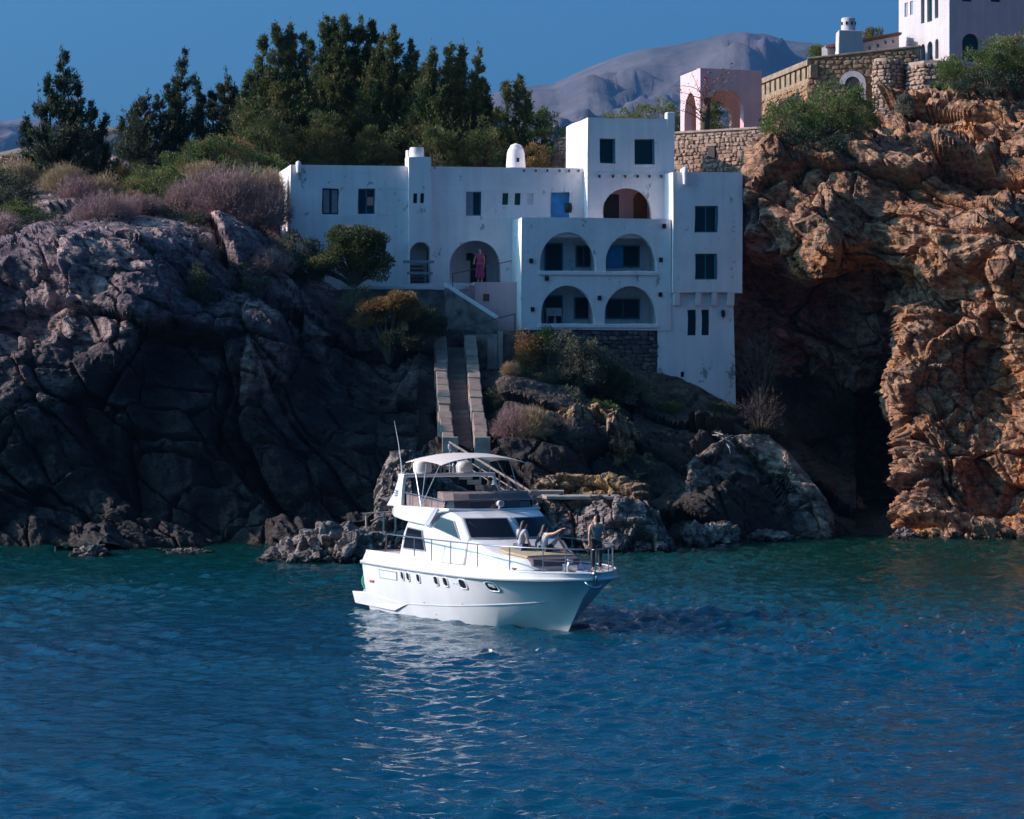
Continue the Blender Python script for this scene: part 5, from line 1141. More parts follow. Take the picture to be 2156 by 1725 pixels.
for i,a in enumerate([
 ('dark green bush right of the golden-brown tree on the slope',895,705,55,60,145.6,'leaf_dark','leafy'),
 ('dark bush hanging left of the stone stair',850,730,50,45,143.6,'leaf_dark','leafy'),
 ('upright golden bush at the left foot of the balcony block',1112,790,30,100,145.2,'leaf_gold','leafy'),
 ('green bush just right of the upright golden bush',1140,745,35,55,145.8,'leaf_bush','leafy'),
 ('large grey-green bush under the balconies',1210,815,85,118,145.2,'leaf_grey','leafy'),
 ('dark bush right of the large grey-green bush',1295,840,48,70,145.5,'leaf_dark','leafy'),
 ('grey-green bush lower on the slope below the large one',1185,878,75,68,142.5,'leaf_grey','leafy'),
 ('dark bush beside the lower stone stair',1062,880,42,75,141.0,'leaf_dark','leafy'),
 ('mauve dry shrub spilling beside the stair foot',1080,945,58,75,137.6,'leaf_dry','dry'),
 ('straw-coloured dry shrub right of the mauve one at the stair foot',1125,945,48,78,137.2,'leaf_straw','dry'),
 ('grey bush against the rubble base of the house',1335,850,45,60,145.6,'leaf_grey','leafy'),
 ('straw tuft on the warm outcrop below the large grey-green bush',1075,800,18,28,142.5,'leaf_straw','dry'),
 ('low green tuft at the foot of the tower shaft',1400,865,45,18,146.4,'leaf_bush','leafy'),
 ('low dark scrub along the right foot of the tower shaft',1520,868,40,16,146.4,'leaf_dark','leafy'),
 ('grey-green bush between the large bush and the rubble base',1265,812,50,75,146.2,'leaf_grey','leafy'),
 ('dark bush below the upright golden bush',1125,830,45,45,143.2,'leaf_dark','leafy'),
 ('olive bush on the warm outcrop right of the lower grey-green bush',1265,880,42,38,142.2,'leaf_bush','leafy'),
 ('brittle bare bush right of the tower shaft',1600,850,60,140,150,'twig','bare'),
 ('lower brittle bare bush in the shade right of the tower',1600,915,65,90,147.5,'twig','bare'),
 ('dark scrub mat in the shade below the bare bush',1590,930,60,40,148,'leaf_dark','leafy')]):
    lab,u,v,rx,rz,Y,mt,kd = a; shrub(lab,u,v,rx,rz,Y,M[mt],200+i,kind=('dry' if kd!='leafy' else 'leafy'),group=g4,dens=(.10 if kd=='bare' else 1.5))
g5 = 'bushes on the right cliff top'
for i,a in enumerate([
 ('big green bush spilling over the cliff below the pierced terrace wall, left part',1665,290,75,85,152.2,'leaf_bush'),
 ('big green bush over the cliff edge, middle part below the arched doorway',1745,285,85,110,152.6,'leaf_bush'),
 ('green bush reaching the foot of the round turret',1808,265,45,85,154,'leaf_bush'),
 ('dark underside bush hanging below the big green bush',1715,318,85,45,151.2,'leaf_dark'),
 ('small grey bush at the left foot of the big green bush',1628,325,28,40,152.4,'leaf_grey'),
 ('lowest bush of the top right slope beside the curved wall',2005,188,40,70,159,'leaf_bush'),
 ('green bush on the top right slope under the villa corner',2050,170,55,75,158.5,'leaf_bush'),
 ('tall bush on the top right slope in front of the shaded villa wall',2105,160,60,92,158,'leaf_bush'),
 ('bush cut by the right picture edge under the villa',2160,140,60,90,157.5,'leaf_bush'),
 ('dark bush below the villa bushes at the cliff rim',2080,190,80,50,156.5,'leaf_dark'),
 ('tree crown showing between villa annex and chimney',1838,100,40,40,196,'leaf_pine'),
 ('small bush left of the fat white chimney',1718,128,16,32,180,'leaf_bush'),
 ('loose green tree crown left of the pink pavilion',1385,285,65,90,186,'leaf_bush'),
 ('lower green crown behind the roof of the upper white block',1300,285,45,58,188,'leaf_bush'),
 ('green bush seen through the pavilion arch',1505,290,30,90,176,'leaf_bush'),
 ('small green tuft growing on the face of the right cliff',1712,500,13,42,153.0,'leaf_bush'),
 ('grey tuft on the sunlit right cliff beneath the curved wall',1905,240,16,45,157.5,'leaf_grey'),
 ('small dark bush in a cleft of the sunlit cliff',1990,330,20,40,153.0,'leaf_grey')]):
    lab,u,v,rx,rz,Y,mt = a; shrub(lab,u,v,rx,rz,Y,M[mt],300+i,group=g5)
# bleached dead branches lying on the rocks
db = empty('dead_branch', V(1525,930,139.2)); tag(db, 'bleached dead branches lying on the shaded rocks under the tower', 'branch')
mb = MB(); rnd = random.Random(9); o_ = db.location
for (u0,v0,u1,v1) in ((1505,910,1535,925),(1520,922,1548,941),(1515,930,1543,916),(1530,935,1538,955),(1500,916,1522,921)):
    mb.tube([V(u0,v0,139.2)-o_, V((u0+u1)/2+2,(v0+v1)/2-2,138.9)-o_, V(u1,v1,139.0)-o_], [.02,.035,.015], 5)
mb.build('limbs', M['dead_wood'], db)
# rocks standing in the water
def sea_rock(label, u, v, rx, rz, Y, seed, mat='rock_sea', sub=5, depth=1.0):
    bm = bmesh.new(); bmesh.ops.create_icosphere(bm, subdivisions=sub, radius=1.0); me = bpy.data.meshes.new('rock'); bm.to_mesh(me); bm.free()
    n = len(me.vertices); c = np.zeros(n*3); me.vertices.foreach_get('co', c); c = c.reshape(-1,3); s = Y/FPX; RX, RZ = rx*s, rz*s
    P = c*[RX,RX*depth,RZ]; P[:,2] = np.where(P[:,2] < 0, P[:,2]*.5, P[:,2])
    q = P*[1,1,1.0]+seed*3.7; k = max(min(RX,RZ),.25)
    f1, e1 = facet(q/(k*.9),1.0); f2, e2 = facet(q/(k*.36)+11,1.0); D = (f1*.45+f2*.2-.12*np.exp(-(e1/.05)**2)-.05*np.exp(-(e2/.06)**2))*k*.9+fbm(q/k*2.0,3)*.10*k
    P = P+c*D[:,None]; me.vertices.foreach_set('co', P.astype(np.float32).ravel()); me.update()
    o = link('sea_rock', me, M[mat], loc=V(u,v,Y)); tag(o, label, 'rock', 'rocks in the water'); return o
for i,a in enumerate([
 ('largest block of the pale rock heap left of the yacht',690,1180,62,78,122.5),('low left shoulder of the pale rock heap left of the yacht',625,1184,58,48,122),('dark boulder of the rock heap right beside the yacht stern',745,1186,48,55,121),
 ('upper lump of the rock heap behind the yacht stern',765,1150,40,38,124),('front boulder at the waterline of the rock heap',655,1190,45,30,120.5),('flat tail rock at the left end of the rock heap',580,1186,38,16,121.5),('round boulder under the gangway',800,1180,40,50,123.5),
 ('small dark rock awash near the left shore',190,1172,40,22,125),('flat rock awash between the left shore and the rock heap',400,1166,48,10,127),('tiny rock awash left of the flat one',345,1164,14,8,127.5),
 ('dark rock at the shore right of the yacht',1500,1150,55,48,132),('pale-topped rock at the water edge under the dead branches',1620,1140,50,22,136.5),('small rock at the mouth of the cove',1700,1138,22,9,138),('rock at the foot of the sunlit buttress',1905,1140,35,20,138)]):
    sea_rock(a[0],*a[1:],seed=i+1.0, sub=5)
# ---------------------------------------------------------------- motor yacht
TH = math.radians(63.7)
BO = Vector((2.34-11.9*math.cos(TH), 86.5+11.9*math.sin(TH), 0.0))
yacht = empty('motor_yacht', BO, -TH); tag(yacht, 'white flybridge motor yacht with bimini canopy lying off the rocks, bow towards the right', 'yacht')
def BW(x, lat, z): return BO+Vector((x*math.cos(TH)-lat*math.sin(TH), -x*math.sin(TH)-lat*math.cos(TH), z))
def gel(name, col):
    m, n, b, out = new_mat(name); L = n.links; g = N(n,'ShaderNodeTexCoord')
    t = N(n,'ShaderNodeTexNoise', i_Scale=1.3, i_Detail=5.0); mp = N(n,'ShaderNodeMapping'); mp.inputs['Scale'].default_value = (1,1,.3); L.new(g.outputs['Object'], mp.inputs[0]); L.new(mp.outputs[0], t.inputs[0])
    r = ramp(n, [(.3,tuple(c*.9 for c in col)),(.65,col)]); L.new(t.outputs[0], r.inputs[0]); L.new(r.outputs[0], b.inputs['Base Color'])
    b.inputs['Roughness'].default_value = .22; b.inputs['Coat Weight'].default_value = .4; b.inputs['Coat Roughness'].default_value = .08; return m
M['gel'] = gel('gelcoat', (.80,.75,.745)); M['gel_grey'] = gel('gelcoat_grey', (.52,.52,.58))
M['deck'] = plain('deck', (.62,.50,.47), .7, var=.15, scale=5)
M['line'] = plain('grey_line', (.25,.25,.30), .5)
M['steel'] = plain('steel', (.55,.53,.55), .25, metal=1.0)
M['rail'] = plain('rail_steel', (.30,.29,.33), .3, metal=.8)
M['tint'] = plain('tinted_glass', (.010,.012,.020), .06, spec=.3)
M['smoke'] = plain('smoked_screen', (.045,.032,.035), .12, spec=.6)
M['brown_canvas'] = plain('brown_canvas', (.22,.145,.14), .8, var=.2)
M['canvas'] = plain('canvas', (.66,.555,.52), .85, var=.08, scale=3)
M['pad'] = plain('sun_pad', (.50,.36,.22), .9, var=.15, scale=4)
M['band_dark'] = plain('dark_band', (.10,.075,.10), .85, var=.2)
M['green_plastic'] = plain('green_plastic', (.05,.35,.14), .5)
M['red_label'] = plain('red_label', (.4,.12,.10), .6)
def crom(xs, ys, x):
    xs = np.array(xs,float); ys = np.array(ys,float); m = np.gradient(ys, xs); i = np.clip(np.searchsorted(xs,x)-1,0,len(xs)-2); h = xs[i+1]-xs[i]; t = np.clip((x-xs[i])/h,0,1)
    return (2*t**3-3*t**2+1)*ys[i]+(t**3-2*t**2+t)*h*m[i]+(-2*t**3+3*t**2)*ys[i+1]+(t**3-t**2)*h*m[i+1]
CUR = {
 'keel': ([0,4,7,9,9.9],[0,0,0,0,0],[-.55,-.6,-.55,-.42,-.3]),
 'wl': ([0,3.3,5.5,6.9,8.2,9.3,10.3],[1.84,1.85,1.75,1.55,1.1,.5,0],[0]*7),
 'chine': ([0,3.4,5.5,7.0,8.5,9.7,10.6,11.2],[1.95,1.95,1.93,1.84,1.58,1.1,.55,0],[.34,.38,.47,.56,.68,.79,.9,1.0]),
 'mid': ([0,3,6,8,9.5,10.4,11.1,11.6],[1.98,2.07,2.08,1.93,1.55,1.1,.6,0],[.95,1.0,1.08,1.12,1.17,1.22,1.26,1.3]),
 'rub': ([0,3,6,8,9.5,10.5,11.1,11.55,11.9],[2.0,2.12,2.16,2.1,1.9,1.5,1.08,.62,0],[1.5,1.49,1.49,1.5,1.52,1.54,1.55,1.56,1.57]),
 'gun': ([0,3,4.3,5.2,8,9.5,10.5,11.1,11.6,11.95],[1.94,2.06,2.1,2.1,2.05,1.86,1.47,1.06,.6,0],[1.85,1.86,1.85,1.79,1.76,1.75,1.74,1.74,1.74,1.74])}
NS = 60
def curve(k):
    xs, hb, zs = CUR[k]; t = np.linspace(0,1,NS); t = 1-(1-t)**1.35; x = t*xs[-1]
    h = np.maximum(crom(xs,hb,x),0); h[-1] = 0; return np.stack([x,h,crom(xs,zs,x)],1)
cv = {k: curve(k) for k in CUR}; cv['gun'][0,0] = .18; cv['rub'][0,0] = -.03; cv['mid'][0,0] = .1; cv['chine'][0,0] = .3; cv['wl'][0,0] = .35
def strip(keys, name, mat, smooth=True):
    v = []; f = []
    for side in (-1,1):
        b = len(v)
        for k in keys: v += [(p[0],side*p[1],p[2]) for p in cv[k]]
        for i in range(len(keys)-1):
            for j in range(NS-1):
                q = (b+i*NS+j,b+i*NS+j+1,b+(i+1)*NS+j+1,b+(i+1)*NS+j); f.append(q if side < 0 else q[::-1])
    m = len(keys)*NS   # transom
    for i in range(len(keys)-1): f.append((i*NS,(i+1)*NS,m+(i+1)*NS,m+i*NS))
    mb = MB(); mb.add(v,f); me = mb.mesh(name, smooth); bm = bmesh.new(); bm.from_mesh(me); bmesh.ops.remove_doubles(bm, verts=bm.verts, dist=.003); bmesh.ops.recalc_face_normals(bm, faces=bm.faces); bm.to_mesh(me); bm.free()
    me.set_sharp_from_angle(angle=math.radians(28)); return link(name, me, mat, yacht)
hull = strip(['keel','wl','chine','mid','rub'], 'hull', M['gel']); strip(['rub','gun'], 'bulwark', M['gel'])
def hull_y(x, z):
    ks = ['wl','chine','mid','rub','gun']; pz = []; py = []
    for k in ks:
        c = cv[k]; 
        if x > c[-1,0]: continue
        pz.append(np.interp(x,c[:,0],c[:,2])); py.append(np.interp(x,c[:,0],c[:,1]))
    return float(np.interp(z,pz,py))
# deck
g = cv['gun']; mb = MB(); v = [(p[0],-max(p[1]-.06,0),p[2]-.05) for p in g]+[(p[0],max(p[1]-.06,0),p[2]-.05) for p in g]
mb.add(v, [(i,i+1,NS+i+1,NS+i) for i in range(NS-1)]); mb.build('deck', M['deck'], yacht)
for side in (-1,1):
    mb = MB(); mb.tube([(p[0],side*(p[1]-.02),p[2]) for p in g[::2]]+[(g[-1][0],0,g[-1][2])], .035, 6); mb.build('toe_rail', M['gel'], yacht, smooth=True)
    mb = MB(); mb.tube([(p[0],side*(p[1]+.015),p[2]) for p in cv['rub'][::2]]+[tuple(cv['rub'][-1]+[.01,0,0])], .055, 7); rb = mb.build('rubbing_strake', M['gel'], yacht, smooth=True)
    mb = MB(); mb.tube([(p[0],side*(p[1]+.052),p[2]-.045) for p in cv['rub'][:-1:2]], .016, 5); mb.build('strake_line', M['line'], rb)
    mb = MB(); mb.tube([(p[0],side*(p[1]+.006),p[2]) for p in cv['chine'] if 3.2 < p[0] < 10.4], .014, 5); mb.build('spray_rail', M['gel_grey'], yacht)
# portholes
def porthole(x, z, w, h):
    rim = []; gl = []; lip = []
    n = 20
    for side in (-1,):
        def P(a, sc, off):
            c, s = math.cos(a), math.sin(a); e = .55; px = x+sc*w/2*math.copysign(abs(c)**e,c)+.10*h*(-s); pz = z+sc*h/2*math.copysign(abs(s)**e,s); return (px, side*(hull_y(px,pz)+off), pz)
        r1 = [P(2*math.pi*k/n,1.35,.004) for k in range(n)]; r2 = [P(2*math.pi*k/n,1.28,.03) for k in range(n)]; r3 = [P(2*math.pi*k/n,1.0,.03) for k in range(n)]; r4 = [P(2*math.pi*k/n,.98,.012) for k in range(n)]
        mb = MB(); mb.loft([r1,r2,r3,r4], cap=False); o = mb.build('porthole', M['gel'], yacht, smooth=True)
        mb = MB(); mb.add(r4,[tuple(range(n))]); mb.build('glass', M['tint'], o)
for (x,w,h) in ((3.34,.20,.23),(3.78,.20,.23),(4.56,.22,.23),(5.82,.24,.24),(6.44,.26,.24),(7.51,.36,.25),(8.97,.42,.24)): porthole(x,1.235,w,h)
# hull details on the starboard side
def side_bar(x0,z0,x1,z1,r,name,mat,parent=None,off=.006):
    mb = MB(); mb.tube([(x0+(x1-x0)*t,-(hull_y(x0+(x1-x0)*t,z0+(z1-z0)*t)+off),z0+(z1-z0)*t) for t in (0,.33,.67,1)], r, 4); return mb.build(name, mat, parent or yacht)
side_bar(1.41,1.32,2.9,1.32,.010,'hatch_seam',M['line']); side_bar(1.5,1.07,2.85,1.07,.010,'hatch_seam',M['line']); side_bar(2.9,1.33,2.86,1.07,.022,'hatch_seam',M['line']); side_bar(1.41,1.32,1.5,1.07,.008,'hatch_seam',M['gel_grey'])
side_bar(.62,.92,.95,.92,.045,'reflector',M['red_label'])
for (x,z) in ((4.6,.5),(7.05,.62),(6.95,1.22),(7.12,1.22),(5.2,.18)): side_bar(x,z,x+.04,z,.018,'drain',M['line'])
for k in range(9): side_bar(.62+k*.105,1.70,.68+k*.105,1.70,.014,'name_lettering',M['gel_grey'],off=-.02)
side_bar(1.72,1.63,1.72,1.78,.014,'name_lettering',M['gel_grey'],off=-.02)
# bathing platform and the hull shoulders beside it
mb = MB(); mb.slab([(-1.0,-1.79,.30),(.34,-1.79,.30),(.34,1.79,.30),(-1.0,1.79,.30)],(0,0,.18)); mb.build('swim_platform', M['gel'], yacht, bevel=.04)
for side in (-1,1):
    mb = MB(); pr = [(-1.05,.5),(-.8,.13),(2.4,.10),(3.42,.37),(1.6,.46),(.3,.56)]
    mb.hexa([(x,side*1.80,z) for x,z in pr],[(x,side*(1.90 if x < -.5 else 1.98),z) for x,z in pr]); mb.build('hull_shoulder', M['gel'], yacht, bevel=.02)
# deckhouse
RG = [(1.74,[(2.35,1.8),(4.4,1.82),(6.7,1.68),(7.1,.85),(7.25,0)]),(2.5,[(2.66,1.78),(4.4,1.79),(6.74,1.52),(7.06,.8),(7.2,0)]),(3.10,[(3.0,1.70),(4.6,1.66),(5.96,1.42),(6.36,.75),(6.5,0)]),(3.2,[(3.0,1.69),(4.6,1.64),(5.7,1.46),(6.08,.78),(6.2,0)]),(3.30,[(3.0,1.68),(4.6,1.62),(5.35,1.5),(5.62,.8),(5.72,0)])]
secs = []
for z,p in RG: secs.append([(x,-y,z) for x,y in p]+[(x,y,z+0) for x,y in p[-2::-1]])
mb = MB(); mb.loft(secs); cab = mb.build('deckhouse', M['gel'], yacht, bevel=.05)
def cab_interp(z):
    zs = [r[0] for r in RG]; return [(float(np.interp(z,zs,[r[1][i][0] for r in RG])), float(np.interp(z,zs,[r[1][i][1] for r in RG]))) for i in range(5)]
def front_x(y, z): p = cab_interp(z); ys = [q[1] for q in p[2:]][::-1]; xs = [q[0] for q in p[2:]][::-1]; return float(np.interp(abs(y),ys,xs))
def side_y(x, z): p = cab_interp(z)[:3]; return float(np.interp(x,[q[0] for q in p],[q[1] for q in p]))
def front_pane(yb0,yb1,yt0,yt1,zb,zt,off):
    n, m = 8, 5; v = []
    for j in range(m):
        t = j/(m-1); z = zb+(zt-zb)*t
        for i in range(n):
            s = i/(n-1); y = (yb0+(yb1-yb0)*s)*(1-t)+(yt0+(yt1-yt0)*s)*t; v.append((front_x(y,z)+off,y,z+off*.6))
    return v, [(j*n+i,j*n+i+1,(j+1)*n+i+1,(j+1)*n+i) for j in range(m-1) for i in range(n-1)]
for sg in (-1,1):
    mb = MB(); mb.add(*front_pane(sg*1.47,sg*.11,sg*1.36,sg*.11,2.50,3.09,.035)); fr = mb.build('windscreen', M['line'], yacht)
    mb = MB(); mb.add(*front_pane(sg*1.43,sg*.15,sg*1.33,sg*.15,2.54,3.06,.045)); mb.build('pane', M['tint'], fr, smooth=True)
    def sp(poly, off):
        c = Vector((sum(p[0] for p in poly)/4, sum(p[1] for p in poly)/4)); v = []
        n = 5
        for j in range(n):
            t = j/(n-1)
            for i in range(n):
                s = i/(n-1); q = (Vector(poly[0])*(1-s)+Vector(poly[1])*s)*(1-t)+(Vector(poly[3])*(1-s)+Vector(poly[2])*s)*t; v.append((q.x, sg*(side_y(q.x,q.y)+off), q.y))
        return v, [(j*n+i,j*n+i+1,(j+1)*n+i+1,(j+1)*n+i) for j in range(n-1) for i in range(n-1)]
    for poly in ([(3.01,2.69),(4.03,2.64),(4.34,2.07),(2.77,2.07)], [(5.0,3.10),(5.72,3.0),(6.3,2.50),(4.74,2.79)]):
        c = (sum(p[0] for p in poly)/4, sum(p[1] for p in poly)/4); big_p = [(c[0]+(p[0]-c[0])*1.09, c[1]+(p[1]-c[1])*1.11) for p in poly]
        mb = MB(); mb.add(*sp(big_p,.03)); fr = mb.build('side_window', M['line'], yacht); mb = MB(); mb.add(*sp(poly,.04)); mb.build('pane', M['tint'], fr)
    # wiper
    y0 = sg*.75 if sg > 0 else -.55
    mb = MB(); a = (front_x(y0,2.52)+.06,y0,2.50); b = (front_x(y0-.6,2.84)+.07,y0-.6,2.84); mb.tube([a,b],.014,4); e = Vector(b); mb.tube([e+Vector((.03,.25,-.22)),e+Vector((-.05,-.2,.16))],.012,4); mb.build('wiper', M['rail'], yacht)
mb = MB(); mb.box((2.36,-.9,1.75),(2.40,.9,2.95)); 
# coachroof forward of the windscreen with sun pad
secs = []
for (x,wb,wt,z) in ((6.72,1.6,1.50,2.50),(7.25,1.58,1.42,2.46),(7.8,1.52,1.3,2.24),(8.3,1.42,1.2,2.13),(9.0,1.2,.98,2.06),(9.4,1.0,.78,1.99),(9.62,.85,.6,1.80)):
    secs.append([(x,-wb,1.71),(x,-wt,z-.05),(x,-wt+.12,z),(x,0,z+.03),(x,wt-.12,z),(x,wt,z-.05),(x,wb,1.71)])
mb = MB(); mb.loft(secs); mb.build('coachroof', M['gel'], yacht, smooth=True, auto=35)
mb = MB(); secs = []
for (x,w,z) in ((7.92,1.12,2.24),(8.3,1.06,2.175),(8.9,.92,2.11),(9.22,.8,2.065)): secs.append([(x,-w,z-.02),(x,-w+.03,z+.05),(x,0,z+.075),(x,w-.03,z+.05),(x,w,z-.02)])
mb.loft(secs); mb.build('sun_pad', M['pad'], yacht, bevel=.015)
mb = MB(); secs = []
for (y,x) in ((-.78,9.45),(-.4,9.55),(0,9.6),(.4,9.55),(.74,9.45)): secs.append([(x-.2,y,2.0),(x-.2,y,2.08),(x+.12,y,2.03),(x+.16,y,1.86),(x,y,1.84)])
mb.loft(secs); mb.build('dark_band', M['band_dark'], yacht, bevel=.02)  # dark band across the front of the sun pad
# flybridge
secs = []
for (x,w,zb_,zt_) in ((1.68,1.72,3.05,3.20),(2.0,1.80,2.98,3.34),(2.8,1.84,2.90,3.36),(4.35,1.84,2.82,3.37),(4.95,1.74,3.2,3.36),(5.45,1.55,3.28,3.35),(5.66,.9,3.28,3.345),(5.74,.3,3.28,3.345)):
    secs.append([(x,-w,zb_),(x,-w,zt_),(x,w,zt_),(x,w,zb_)])
mb = MB(); mb.loft(secs); mb.build('flybridge_deck', M['gel'], yacht, bevel=.04)
for sg in (-1,1):
    mb = MB(); mb.slab([(4.36,sg*1.845,2.80),(4.62,sg*1.80,2.83),(5.1,sg*1.70,3.36),(4.92,sg*1.755,3.36)],(0,sg*.02,0)); mb.build('flybridge_bracket', M['gel_grey'], yacht)
    # weather cloth between deck and rail
    mb = MB(); mb.slab([(2.55,sg*1.62,3.36),(5.02,sg*1.50,3.35),(5.05,sg*1.47,3.57),(2.5,sg*1.60,3.74)],(0,-sg*.02,0)); mb.build('weather_cloth', M['brown_canvas'], yacht)
    pts = [(2.5,sg*1.68,3.76),(3.6,sg*1.66,3.70),(4.6,sg*1.62,3.64),(5.07,sg*1.52,3.57),(5.45,sg*1.1,3.60),(5.62,sg*.5,3.62),(5.66,0,3.63)]
    mb = MB(); mb.tube(pts,.02,5); mb.build('flybridge_rail', M['rail'], yacht)
    for x,z in ((2.9,3.74),(3.7,3.70),(4.5,3.645)):
        mb = MB(); mb.tube([(x,sg*1.67,3.36),(x,sg*1.66,z)],.016,5); mb.build('rail_post', M['rail'], yacht)
path = [(4.98,-1.50),(5.30,-1.28),(5.50,-.85),(5.58,-.4),(5.6,0),(5.58,.4),(5.50,.85),(5.30,1.28),(4.98,1.50)]
mb = MB(); mb.loft([[(x,y,3.35),(x-.06,y*.99,3.56),(x-.12,y*.985,3.56),(x-.09,y*.985,3.35)] for x,y in path]); mb.build('smoked_screen', M['smoke'], yacht)
mb = MB(); mb.loft([[(x-.06,y*.99,3.562),(x-.20,y*.96,3.80),(x-.75,y*.9,3.84),(x-.8,y*.9,3.6)] for x,y in path]); mb.build('dash_cover', M['brown_canvas'], yacht, bevel=.03)
mb = MB(); mb.lathe([(.0,-.1),(.085,-.1),(.10,.02),(.10,.09),(.0,.09)], (5.80,0,3.50), 14, Matrix.Rotation(math.radians(90),3,'Y')); mb.tube([(5.76,0,3.33),(5.76,0,3.45)],.03,6); sl_ = mb.build('searchlight', M['gel'], yacht, smooth=True, auto=40)
mb = MB(); mb.lathe([(.0,0),(.075,0),(.075,.006),(.0,.006)], (5.893,0,3.50), 14, Matrix.Rotation(math.radians(90),3,'Y')); mb.build('lens', M['line'], sl_)
mb = MB(); mb.box((3.7,-.9,3.36),(4.2,-.2,3.7)); mb.build('helm_seat', M['brown_canvas'], yacht, bevel=.04)
mb = MB(); mb.box((2.4,.2,3.36),(2.95,1.4,3.68)); mb.build('settee', M['gel'], yacht, bevel=.04)
# radar arch with two radomes
for sg in (-1,1):
    mb = MB(); mb.loft([[(1.30,sg*1.62,3.3),(2.42,sg*1.62,3.3),(2.42,sg*1.76,3.3),(1.30,sg*1.76,3.3)],[(1.72,sg*1.56,3.75),(2.30,sg*1.56,3.75),(2.30,sg*1.68,3.75),(1.72,sg*1.68,3.75)],[(1.86,sg*1.48,4.2),(2.25,sg*1.48,4.2),(2.25,sg*1.60,4.2),(1.86,sg*1.60,4.2)],[(1.9,sg*1.30,4.32),(2.2,sg*1.30,4.32),(2.2,sg*1.56,4.31),(1.9,sg*1.56,4.31)]]); mb.build('arch_leg', M['gel'], yacht, bevel=.04)
mb = MB(); mb.box((1.82,-1.58,4.20),(2.26,1.58,4.315)); mb.build('arch_beam', M['gel'], yacht, bevel=.03)
for y,x,h,r in ((-.80,1.95,.44,.30),(.62,2.0,.38,.27)):
    mb = MB(); mb.lathe([(r*.86,0),(r*.98,.06),(r,.16),(r*.97,h*.66),(r*.8,h*.88),(r*.45,h*.97),(.01,h)], (x,y,4.317), 24); mb.build('radome', M['gel'], yacht, smooth=True)
for y in (-.25,-.12,.2):
    mb = MB(); mb.tube([(2.1,y,4.31),(2.1,y,4.52)],.035,6); mb.lathe([(.05,0),(.06,.05),(.03,.12)], (2.1,y,4.5), 8); mb.build('horn', M['line'], yacht)
mb = MB(); mb.tube([(2.05,-1.55,4.31),(2.05,-1.56,4.5),(1.9,-1.6,5.25),(1.72,-1.66,5.95)], [.03,.018,.012,.006], 5); mb.build('antenna', M['gel'], yacht)
mb = MB(); mb.tube([(1.9,.15,4.31),(1.9,.15,5.05)], .018, 5); mb.lathe([(.05,0),(.06,.12),(.04,.16)], (1.9,.15,5.05), 8); mb.build('mast_light', M['line'], yacht)
for k in range(3):
    z = 3.62+k*.075; mb = MB(); mb.slab([(1.86,-1.715+ (z-3.3)*.17*0,z),(2.06,-1.715,z+.01),(2.04,-1.715,z+.05),(1.84,-1.715,z+.04)],(0,-.012,0)); mb.build('arch_emblem', M['line'], yacht)
# bimini
nx, ny = 12, 20; v = []
for i in range(nx+1):
    for j in range(ny+1):
        x = 2.15+2.65*i/nx; y = -1.47+2.94*j/ny; yy = y/1.47; xx = (x-3.4)/1.35
        v.append((x,y,4.66+.22*(1-abs(yy)**2.4)+.09*(1-xx*xx)-.012*math.sin(i*1.6)*(1-yy*yy)))
b = len(v); v += [(p[0],p[1],p[2]-.018) for p in v]; f = []
for i in range(nx):
    for j in range(ny):
        a = i*(ny+1)+j; q = (a,a+1,a+ny+2,a+ny+1); f.append(q); f.append(tuple(b+t for t in q[::-1]))
rim_ = [j for j in range(ny+1)]+[i*(ny+1)+ny for i in range(1,nx+1)]+[nx*(ny+1)+j for j in range(ny-1,-1,-1)]+[i*(ny+1) for i in range(nx-1,0,-1)]
for i in range(len(rim_)): p, q = rim_[i], rim_[(i+1)%len(rim_)]; f.append((p,q,b+q,b+p))
mb = MB(); mb.add(v,f); mb.build('canopy', M['canvas'], yacht, smooth=True, auto=50)
for sg in (-1,1):
    for (x0,x1) in ((3.85,2.7),(3.85,4.6),(3.85,3.6)):
        mb = MB(); mb.tube([(x0,sg*1.72,3.36),(x1,sg*1.43,4.66)],.017,5); mb.build('canopy_pole', M['rail'], yacht)
# side rails and pulpit
def gy(x): return max(0,float(np.interp(x,g[:,0],g[:,1])))
def gz(x): return float(np.interp(x,g[:,0],g[:,2]))
rx = [1.75,2.6,4,6,8,9.5,10.4,11.0,11.4,11.72,11.9]
for sg in (-1,1):
    pts = [(x,sg*max(gy(x)-.08,.12),2.44-.01*max(0,x-10)) for x in rx]; pts = [(1.55,sg*1.9,1.86)]+pts
    if sg > 0: pts += [(12.02,0.0,2.42),(11.96,-.10,2.42)]
    mb = MB(); mb.tube(pts,.022,6); mb.build('guard_rail', M['rail'], yacht, smooth=True)
    for x in (4.0,5.26,6.62,8.3,9.85,10.9,11.45):
        mb = MB(); y = sg*(gy(x)-.08); mb.tube([(x,y,gz(x)-.03),(x,y,2.43)],.018,5); mb.build('stanchion', M['rail'], yacht)
    mb = MB(); mb.tube([(10.9,sg*(gy(10.9)-.08),2.08),(11.45,sg*(gy(11.45)-.08),2.08),(11.9,sg*.12,2.08)],.012,5); mb.build('lower_rail', M['rail'], yacht)
mb = MB(); mb.tube([(11.9,.02,1.75),(12.0,.02,2.42)],.018,5); mb.tube([(11.85,-.1,1.75),(11.95,-.1,2.42)],.018,5); mb.build('pulpit_post', M['rail'], yacht)
